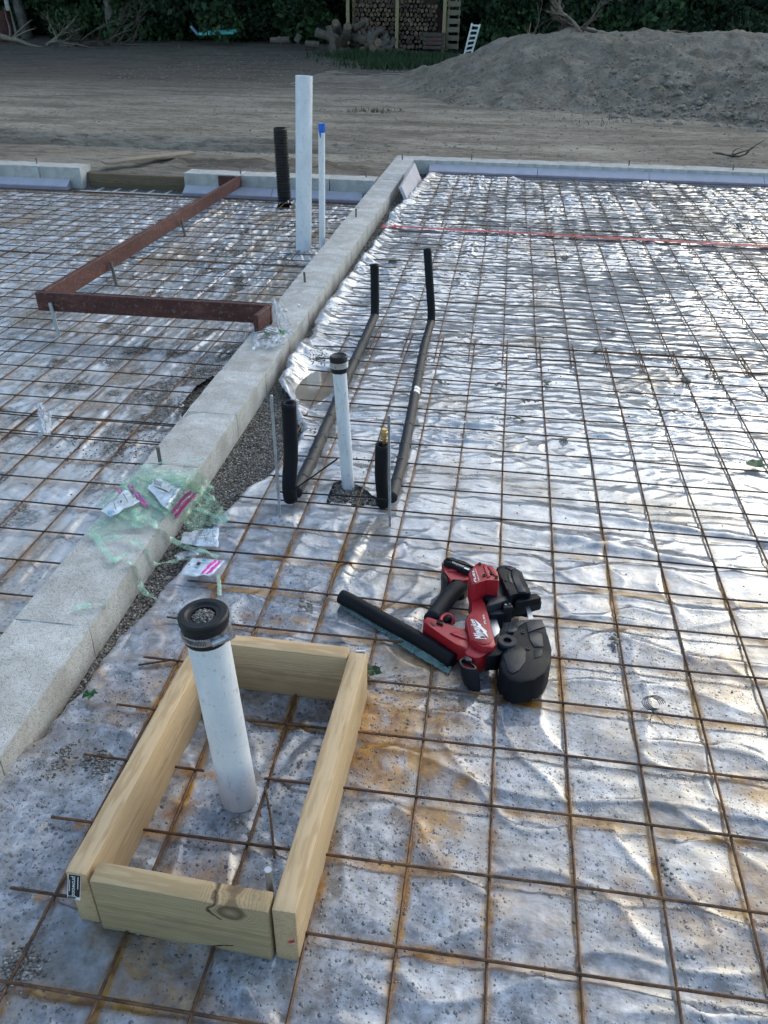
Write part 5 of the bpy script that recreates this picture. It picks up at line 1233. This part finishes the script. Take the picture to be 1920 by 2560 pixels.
def trunkmesh(h,r,seed,mat,lean=0.):
    rg=random.Random(seed); L=[]; P=[];x=y=0
    for i in range(9):
        f=i/8; P.append((x+lean*f*h,y,h*f-.3)); x+=rg.uniform(-.12,.12); y+=rg.uniform(-.12,.12)
    L.append((P,[r*(1.25 if i==0 else 1-.75*i/8) for i in range(9)]))
    for k in range(7):
        i=rg.randint(4,7); b=Vector(P[i]); a=rg.random()*6.28; q=b+Vector((math.cos(a)*1.3,math.sin(a)*1.3,.9)); L.append(([b,(b+q)/2+Vector((0,0,.1)),q,q+Vector((math.cos(a)*.8,math.sin(a)*.8,.9))],[r*.3,r*.2,r*.12,r*.03]))
    V=[];Fc=[]
    for PP_,rr_ in L:
        v,f_=tubedata(PP_,rr_,8,True,len(V)); V+=v;Fc+=f_
    me=bpy.data.meshes.new('trunk'); me.from_pydata(V,[],Fc); me.materials.append(mat); me.polygons.foreach_set('use_smooth',[True]*len(me.polygons)); return me
trunks=[trunkmesh(11,.17,1,M['barkgrey']),trunkmesh(12,.22,2,M['bark']),trunkmesh(10,.12,3,M['barkgrey'])]
birch=trunkmesh(9,.085,5,M['birch'],-.16)
def gz(x,y): return float(groundz(np.array(x),np.array(y)))
def tree(x,y,k,s,rot,label,group,tm=None):
    t=thing('tree',label,'tree',(x,y,gz(x,y)),group)
    for nm,me in (('trunk',tm or trunks[k]),('crown',crowns[k])):
        o=bpy.data.objects.new(nm,me); link(o,t); o.location=(x,y,gz(x,y)); o.scale=(s,s,s); o.rotation_euler=(0,0,0 if tm and nm=='trunk' else rot)
    return t
GT='trees at the edge of the woods'
def atx(px,Y): return uny(px*1.1573,100,Y)[0]
front=[(38,27.6,0,1.,'leaning pale birch at the far left, in front of the dark trees',birch),(62,29.0,0,1.1,'straight grey tree right behind the leaning birch',None),(246,28.8,0,1.,'straight grey tree above the right end of the brush pile',None),(206,31,2,1.,'thin tree above the middle of the brush pile',None),
 (372,30.5,1,1.25,'broad leafy dark tree left of the teal pipes',None),(462,32,1,1.,'dark tree rising behind the teal pipes',None),(498,31,2,1.,'slim tree just right of the teal pipes',None),(540,32,2,1.1,'slim tree between the teal pipes and the log pile',None),
 (1125,33,2,1.,'thin tree seen just right of the ladder',None),(1290,31,2,1.1,'thin grey tree behind the roots on the mound crest',None),(1425,31,0,.9,'tree rising above the highest part of the mound',None),(1570,30,1,1.,'tree above the mound near the right edge',None),(150,33,1,1.1,'dark tree behind the left brush pile',None),(660,34,1,1.2,'dark tree behind the log pile',None)]
for i,(px,Y,k,s,lab,tm) in enumerate(front): tree(atx(px,Y),Y,k,s,i*1.3,lab,GT,tm)
rg=random.Random(9); 
for i in range(26):
    px=-250+i*84; Y=36+rg.uniform(-1.5,6); tree(atx(px,Y),Y,i%3,rg.uniform(1.0,1.35),rg.random()*6,'tall dark tree deeper in the woods',"trees deeper in the woods")
# undergrowth
px=-120; i=0
rowA=[]
while px<1850:
    Y=30.0+rg.uniform(-1.2,2.0)
    if 690<px<1090: Y=34.2+rg.uniform(0,1.)
    rowA.append((px,Y,rg.uniform(.75,1.25))); px+=rg.uniform(42,62)
px=-150
while px<1850: rowA.append((px,34.5+rg.uniform(-1,2),rg.uniform(1.2,1.7))); px+=60
for i,(px,Y,s) in enumerate(rowA):
    x=atx(px,Y); t=thing('bush','leafy dark bush in the undergrowth along the woods','bush',(x,Y,gz(x,Y)),'bushes along the edge of the woods')
    o=bpy.data.objects.new('foliage',bushes[i%3]); link(o,t); o.location=(x,Y,gz(x,Y)-.15); o.scale=(s*1.1,s,s*rg.uniform(.9,1.35)); o.rotation_euler=(0,0,rg.random()*6)
# the dense woods behind
V=[];
N=26000; Xw=rng.uniform(-48,34,N); Yw=rng.uniform(42,54,N); Zw=rng.uniform(0,14,N)**1.0
Cw=np.stack([Xw,Yw,Zw],1); it=iter(Cw); V,Q=leafcloud(N,lambda:next(it),.35,.8,rng)
wm=leafmesh('woods',V,Q,M['leaf']); wo=bpy.data.objects.new('woods',wm); COL.objects.link(wo); tag(wo,'mass of dark woods behind the first trees','woods',kind='stuff')
# grass patches
def grassp(name,label,areas,h0,h1):
    V=[];
    for (px,py,rx,ry,n) in areas:
        c=un(*DZ(px,py),.0); zc=gz(c[0],c[1])-.03
        for _ in range(n):
            x=c[0]+rng.normal()*rx;y=c[1]+rng.normal()*ry; z=zc; h=rng.uniform(h0,h1); a=rng.random()*6.28; w_=h*.10; lx_,ly_=rng.normal(size=2)*h*.35
            V+=[(x-w_*math.cos(a),y-w_*math.sin(a),z),(x+w_*math.cos(a),y+w_*math.sin(a),z),(x+lx_,y+ly_,z+h)]
    V=np.array(V); Q=np.arange(len(V)).reshape(-1,3); me=bpy.data.meshes.new(name); me.from_pydata(V.tolist(),[],Q.tolist()); me.materials.append(M['grass']); o=bpy.data.objects.new(name,me); COL.objects.link(o); tag(o,label,'grass',kind='stuff')
grassp('grass','rough green grass around the log pile and the firewood shelter',[(780,128,.6,.8,1200),(900,132,.9,1.5,1800),(860,146,.6,.7,900),(1000,110,.7,1.0,600)],.08,.28)
grassp('grass_tufts','low weeds sprouting on the bare dirt lot',[(805,243,.25,.12,260),(1310,265,.5,.25,200)],.03,.09)
# ---------------------------------------------------------------- brush piles
def branchy(P0,dirv,L,r,depth,out,rg,droop=0.):
    n=6; P=[Vector(P0)]; d=Vector(dirv).normalized()
    for i in range(n):
        d=(d+Vector((rg.uniform(-.25,.25),rg.uniform(-.25,.25),rg.uniform(-.22,.22)-droop))).normalized(); P.append(P[-1]+d*L/n)
    out.append((P,[r*(1-.8*i/n) for i in range(n+1)]))
    if depth:
        for k in range(rg.randint(3,5)):
            i=rg.randint(1,n-1); dd=(P[i+1]-P[i]).normalized(); s=Vector((rg.uniform(-1,1),rg.uniform(-.6,.6),rg.uniform(-.4,.9))); branchy(P[i],dd+s*.8,L*rg.uniform(.35,.6),r*.5,depth-1,out,rg,droop)
simple('drybranch',(.20,.16,.12),.9,var=.35,scale=12); simple('drybranchdark',(.085,.065,.05),.9,var=.35,scale=12)
def branch(label,a,b,zlen,r,seed,mat,group,depth=2,Y=25.,up=.2):
    rg_=random.Random(seed); p=uny(*DZ(*a),Y); q=uny(*DZ(*b),Y+rg_.uniform(-.5,.5)); d=Vector(q)-Vector(p); out=[]; branchy(p,d,d.length,r,depth,out,rg_)
    o=tubes('dead_branch',out,mat,None,6,loc=tuple(p)); tag(o,label,'branch',group); return o
GB='dead branches of the brush pile at the left edge of the lot'
bl_=[('thick trunk like limb lying along the foot of the left brush pile',(0,78),(118,103),.09,1,'drybranch',1),
 ('pale forked branch reaching up at the left of the brush pile',(100,98),(150,30),.05,2,'drybranch',2),('pale branch arching right out of the brush pile',(105,92),(215,78),.04,3,'drybranch',2),
 ('twiggy branch spreading up right from the middle of the brush pile',(215,100),(330,42),.045,4,'drybranchdark',3),('long low branch at the right end of the brush pile',(190,98),(370,112),.05,5,'drybranchdark',2),
 ('dark branch low in the front of the brush pile',(90,118),(240,128),.04,6,'drybranchdark',2),('branch sticking up behind the brush pile',(160,95),(240,55),.035,7,'drybranchdark',3),('dark branch crossing the middle of the brush pile',(130,110),(300,95),.045,8,'drybranchdark',3),('small pale stick at the right of the brush pile',(380,122),(405,108),.02,9,'drybranch',0),('dark twiggy branch at the left foot of the brush pile',(40,120),(150,135),.03,10,'drybranchdark',2)]
for lab,a,b,r,sd,m_,dp in bl_: branch(lab,a,b,0,r,sd,M[m_],GB,dp,26.)
GM='dead branches and roots on the crest of the earth mound'
for lab,a,b,r,sd,m_,dp in [('pale root stump leaning up on the mound crest',(1255,72),(1215,20),.045,21,'drybranch',3),('long branch reaching right from the root stump on the mound',(1255,70),(1330,25),.03,22,'drybranchdark',2),('broken branch at the left shoulder of the mound',(1150,85),(1110,55),.03,23,'drybranch',2),
 ('low branch lying on the mound between the roots',(1130,85),(1270,72),.03,24,'drybranchdark',3),('forked pale twig standing at the right of the mound crest',(1440,70),(1480,48),.018,25,'drybranch',1),('dark roots sticking out behind the mound',(1290,70),(1180,45),.03,26,'drybranchdark',3),('dark twig on the crest near the right edge',(1620,72),(1560,60),.02,27,'drybranchdark',2)]:
    branch(lab,a,b,0,r,sd,M[m_],GM,dp,YC+.2)
o=branch('fallen branch on the dirt near the right edge, beyond the far curb',(1540,332),(1659,345),0,.018,31,M['drybranchdark'],None,1,8.0)
# rusty barrel far left
p=uny(*DZ(10,70),27.2); g_=gz(p[0],27.2)
lathe('barrel',[(0,.29),(.02,.3),(.3,.3),(.31,.31),(.33,.3),(.62,.3),(.63,.31),(.65,.3),(.9,.3),(.9,.27),(.86,.27),(.86,0)],(p[0],27.2,g_),(p[0],27.2,g_+1),M['rustbarrel'],None,28,loc=(p[0],27.2,g_)); tag(bpy.data.objects['barrel'],'rusty red barrel at the far left edge of the woods','barrel')
# teal pipes
Y=27.5
for k,(a,b,lab) in enumerate((((432,70),(510,67),'upper teal pipe of the two lying in the undergrowth'),((430,74),(505,71),'lower teal pipe of the two lying in the undergrowth'))):
    p=uny(*DZ(*a),Y-k*.15);q=uny(*DZ(*b),Y-k*.15); o=tube('teal_pipe',[tuple(p),tuple(q)],.045,M['teal_pipe'],None,12,loc=tuple(p)); tag(o,lab,'pipe','teal pipes in the undergrowth')
p=uny(*DZ(412,57),Y);q=uny(*DZ(428,75),Y); o=tube('boards_end',[tuple(p),tuple(q)],.045,M['teal_end'],None,6,loc=tuple(p)); tag(o,'blue tipped post leaning at the left end of the teal pipes','post')
# ---------------------------------------------------------------- firewood shelter
YS=29.0
X0=atx(752,YS);X1=atx(857,YS);X2=atx(958,YS); zb=gz(X1,YS); 
sh=thing('firewood_shelter','open timber shelter with three posts and a low roof over stacked firewood','shelter',((X0+X2)/2,YS,zb))
simple('postwood',(.30,.24,.13),.8,var=.25)
for x in (X0,X1,X2): boxo('post',x-.055,x+.055,YS-.055,YS+.055,zb-.2,zb+2.1,M['postwood'],sh,.004)
for x in (X0,X2): boxo('post',x-.055,x+.055,YS+1.15,YS+1.26,zb-.2,zb+2.3,M['postwood'],sh,.004)
boxo('beam',X0-.25,X2+.25,YS-.05,YS+.05,zb+2.10,zb+2.24,M['postwood'],sh,.004)
ro=boxo('roof',X0-.4,X2+.4,YS-.4,YS+1.5,zb+2.30,zb+2.36,M['roofing'],sh,.004); ro.rotation_euler=(R(6),0,0)
bar('brace',(X2+.02,YS,zb+2.1),(X2+.42,YS+.1,zb+1.35),.05,.09,M['postwood'],sh)
boxo('back_wall',X0-.05,X2+.05,YS+1.20,YS+1.24,zb-.1,zb+2.2,M['roofing'],sh,.002)
pal=thing('pallet','grey wooden pallet standing at the right end of the firewood shelter','pallet',(X2+.3,YS,zb))
for k in range(6): boxo('slat',X2+.10,X2+.52,YS-.02,YS+.0,zb+.05+k*.24,zb+.05+k*.24+.15,M['greyboard'],pal,.003)
for xx in (X2+.12,X2+.46): boxo('runner',xx,xx+.04,YS+.003,YS+.09,zb,zb+1.50,M['greyboard'],pal,.003)
# firewood
def logmesh(kind,seed,endmat):
    rg_=random.Random(seed); n=7 if kind else 10; V=[];Fc=[]
    ang_=[k/n*6.283+rg_.uniform(-.15,.15) for k in range(n)]; rad_=[(.066 if not kind else rg_.uniform(.040,.075)) for _ in range(n)]
    for yy in (0,.42): V+=[(r_*math.cos(a),yy,r_*math.sin(a)) for a,r_ in zip(ang_,rad_)]
    for k in range(n): Fc.append((k,(k+1)%n,n+(k+1)%n,n+k))
    Fc+= [tuple(range(n))[::-1],tuple(range(n,2*n))]
    me=bpy.data.meshes.new('firewood_log'); me.from_pydata(V,[],Fc); me.materials.append(M['bark']); me.materials.append(endmat); me.polygons.foreach_set('material_index',[0]*n+[1,1]); return me
lm_=[logmesh(k%3,k+1,M['logend' if k%2 else 'logend2']) for k in range(8)]
rg=random.Random(4); cnt=0; rows=12; wx=(X2-X0-.25)
for r_i in range(rows):
    z=zb+.10+r_i*.128; n=int(wx/.136)
    for k in range(n):
        x=X0+.16+k*.136+(.068 if r_i%2 else 0)+rg.uniform(-.022,.022)
        if x>X2-.12: continue
        if r_i>=rows-2 and pn(np.array(x*1.2),np.array(3.3),1)<-.25: continue
        o=bpy.data.objects.new('firewood_log',lm_[rg.randrange(8)]); COL.objects.link(o); o.location=(x,YS+.12+rg.uniform(-.05,.05),z+rg.uniform(-.018,.018)); o.rotation_euler=(rg.uniform(-.08,.08),rg.random()*6.28,rg.uniform(-.08,.08)); sc_=rg.uniform(.78,1.15); o.scale=(sc_,1,sc_)
        tag(o,'split firewood log stacked in the open timber shelter','firewood','firewood logs stacked in the shelter'); cnt+=1
        if cnt>=295: break
    if cnt>=295: break
# jerry cans
for k,(px,py,lab) in enumerate(((929,92,'lower left of the two red fuel cans in front of the firewood'),(945,88,'upper right of the two red fuel cans in front of the firewood'))):
    p=uny(*DZ(px,py),YS-.35); t=thing('fuel_can',lab,'fuel can',(p[0],p[1],p[2]),'red fuel cans')
    for nm,(sx,sy,sz,dx,dz) in (('can_body',(.20,.16,.26,0,0)),('spout',(.03,.03,.10,.06,.17)),('handle',(.11,.03,.025,-.02,.17))):
        o=from_bm(nm,boxbm(sx,sy,sz,.02 if nm=='can_body' else .006,3),M['redcan'],t,40); o.location=(p[0]+dx,p[1],p[2]+dz); o.rotation_euler=(0,.1*(1-2*k),0)
q=uny(*DZ(937,100),YS-.35); cr_=thing('crate','plain crate under the red fuel cans','crate',(q[0],q[1],zb)); 
for k in range(4): boxo('crate_slat',q[0]-.35,q[0]+.35,q[1]-.16,q[1]-.14,zb+.05+k*.12,zb+.14+k*.12,M['bark'],cr_,.003)
for k in range(4): boxo('crate_slat',q[0]-.35,q[0]+.35,q[1]-.12+k*.08,q[1]-.06+k*.08,zb+.50,zb+.52,M['bark'],cr_,.003)
# ladder
Yl=23.5
a=uny(*DZ(1003,118),Yl);b=uny(*DZ(1020,50),Yl);a2=uny(*DZ(1021,108),Yl);b2=uny(*DZ(1037,52),Yl)
a=np.array(a);b=np.array(b);a2=np.array(a2);b2=np.array(b2); ext=(b-a)*.5; a=a-ext; a2=a2-(b2-a2)*.65
ld=thing('ladder','short aluminium ladder leaning beside the firewood shelter, behind the mound','ladder',tuple(a))
tube('rail',[tuple(a),tuple(b)],.028,M['alu'],ld,6); tube('rail',[tuple(a2),tuple(b2)],.028,M['alu'],ld,6)
for k in range(9):
    f=(k+.6)/9; p=a*(1-f)+b*f; f2=f; q=a2*(1-f2)+b2*f2
    tube('rung',[tuple(p),tuple(q)],.026,M['alu'],ld,6)
# log heap
lgm=[]
simple('greylog',(.11,.09,.07),.9,var=.4,scale=10)
def bigl(seed):
    rg_=random.Random(seed); P=[Vector((0,0,0))]; d=Vector((1,0,0)); out=[]
    for i in range(5): P.append(P[-1]+Vector((.16,rg_.uniform(-.04,.04),rg_.uniform(-.04,.04))))
    v,f=tubedata(P,[.11*rg_.uniform(.85,1.15) for _ in P],9); me=bpy.data.meshes.new('log'); me.from_pydata(v,[],f); me.materials.append(M['greylog']); me.materials.append(M['logend']); 
    me.polygons.foreach_set('material_index',[1 if len(p.vertices)>4 else 0 for p in me.polygons]); me.polygons.foreach_set('use_smooth',[len(p.vertices)==4 for p in me.polygons]); return me
bls=[bigl(i) for i in range(4)]; rg=random.Random(14)
for i in range(42):
    px=rg.uniform(722,838); Y=26.0+rg.uniform(-.5,.9); k=(px-722)/116; x=atx(px,Y); h=gz(x,Y)+.08+rg.random()*max(.12,(1-abs(k-.25)*1.3))*.72
    o=bpy.data.objects.new('log',bls[i%4]); COL.objects.link(o); o.location=(x,Y,h); s=rg.uniform(.6,1.15); o.scale=(s*.8,s,s); o.rotation_euler=(rg.random()*3,rg.uniform(-1.0,1.0),rg.random()*6.28); tag(o,'weathered log in the heap in front of the firewood shelter','log','logs of the heap before the shelter')
p=uny(*DZ(722,127),25.2); q=uny(*DZ(710,55),25.2); o=tube('stump_post',[tuple(p),tuple((np.array(p)+np.array(q))/2+[.03,0,0]),tuple(q)],[.11,.09,.10],M['greylog'],None,10,loc=tuple(p)); tag(o,'tall grey log standing upright at the left end of the log heap','log')
for i,(a_,b_) in enumerate((((585,88),(625,86)),((600,84),(612,90)),((640,90),(648,75)),((660,95),(690,97)))):
    p=uny(*DZ(*a_),27.);q=uny(*DZ(*b_),27.); o=tube('log',[tuple(p),tuple(q)],.10,M['greylog'],None,9,loc=tuple(p)); tag(o,'log lying by itself in the grass left of the log heap','log','logs lying left of the heap')
# ---------------------------------------------------------------- camera, light
cam=bpy.data.cameras.new('camera'); co=bpy.data.objects.new('camera',cam); COL.objects.link(co)
cam.sensor_fit='VERTICAL'; cam.sensor_height=36; cam.sensor_width=27; cam.lens=F/2560*36; cam.clip_end=500; cam.clip_start=.02
m=Matrix(((AR[0],AU[0],-AF[0],CAM[0]),(AR[1],AU[1],-AF[1],CAM[1]),(AR[2],AU[2],-AF[2],CAM[2]),(0,0,0,1))); co.matrix_world=m
bpy.context.scene.camera=co
SE,SA=R(31),R(30)     # sun height; azimuth clockwise from +y
w=bpy.data.worlds.new('World'); bpy.context.scene.world=w; w.use_nodes=True; nt=w.node_tree; bg=nt.nodes['Background']
sky=nt.nodes.new('ShaderNodeTexSky'); sky.sky_type='NISHITA'; sky.sun_disc=False; sky.sun_elevation=SE; sky.sun_rotation=SA
sky.air_density=1.0; sky.dust_density=1.6; sky.ozone_density=.8
mx_=nt.nodes.new('ShaderNodeMix'); mx_.data_type='RGBA'; mx_.blend_type='MULTIPLY'; mx_.inputs[0].default_value=1; mx_.inputs[7].default_value=(.93,1.0,.985,1); nt.links.new(sky.outputs[0],mx_.inputs[6]); nt.links.new(mx_.outputs[2],bg.inputs[0]); bg.inputs[1].default_value=.15
sl=bpy.data.lights.new('sun','SUN'); sl.energy=.65; sl.angle=R(70); sl.color=(1,.95,.88); so=bpy.data.objects.new('sun',sl); COL.objects.link(so)
sd=Vector((math.sin(SA)*math.cos(SE),math.cos(SA)*math.cos(SE),math.sin(SE))); so.rotation_euler=sd.to_track_quat('Z','Y').to_euler()
vs=bpy.context.scene.view_settings; vs.view_transform='Standard'; vs.look='None'; vs.exposure=.95; vs.gamma=1; vs.use_curve_mapping=False
cy=bpy.context.scene.cycles; cy.max_bounces=6; cy.diffuse_bounces=3; cy.glossy_bounces=3; cy.transmission_bounces=4; cy.transparent_max_bounces=10
cy.use_adaptive_sampling=True; cy.adaptive_threshold=.03; cy.adaptive_min_samples=16
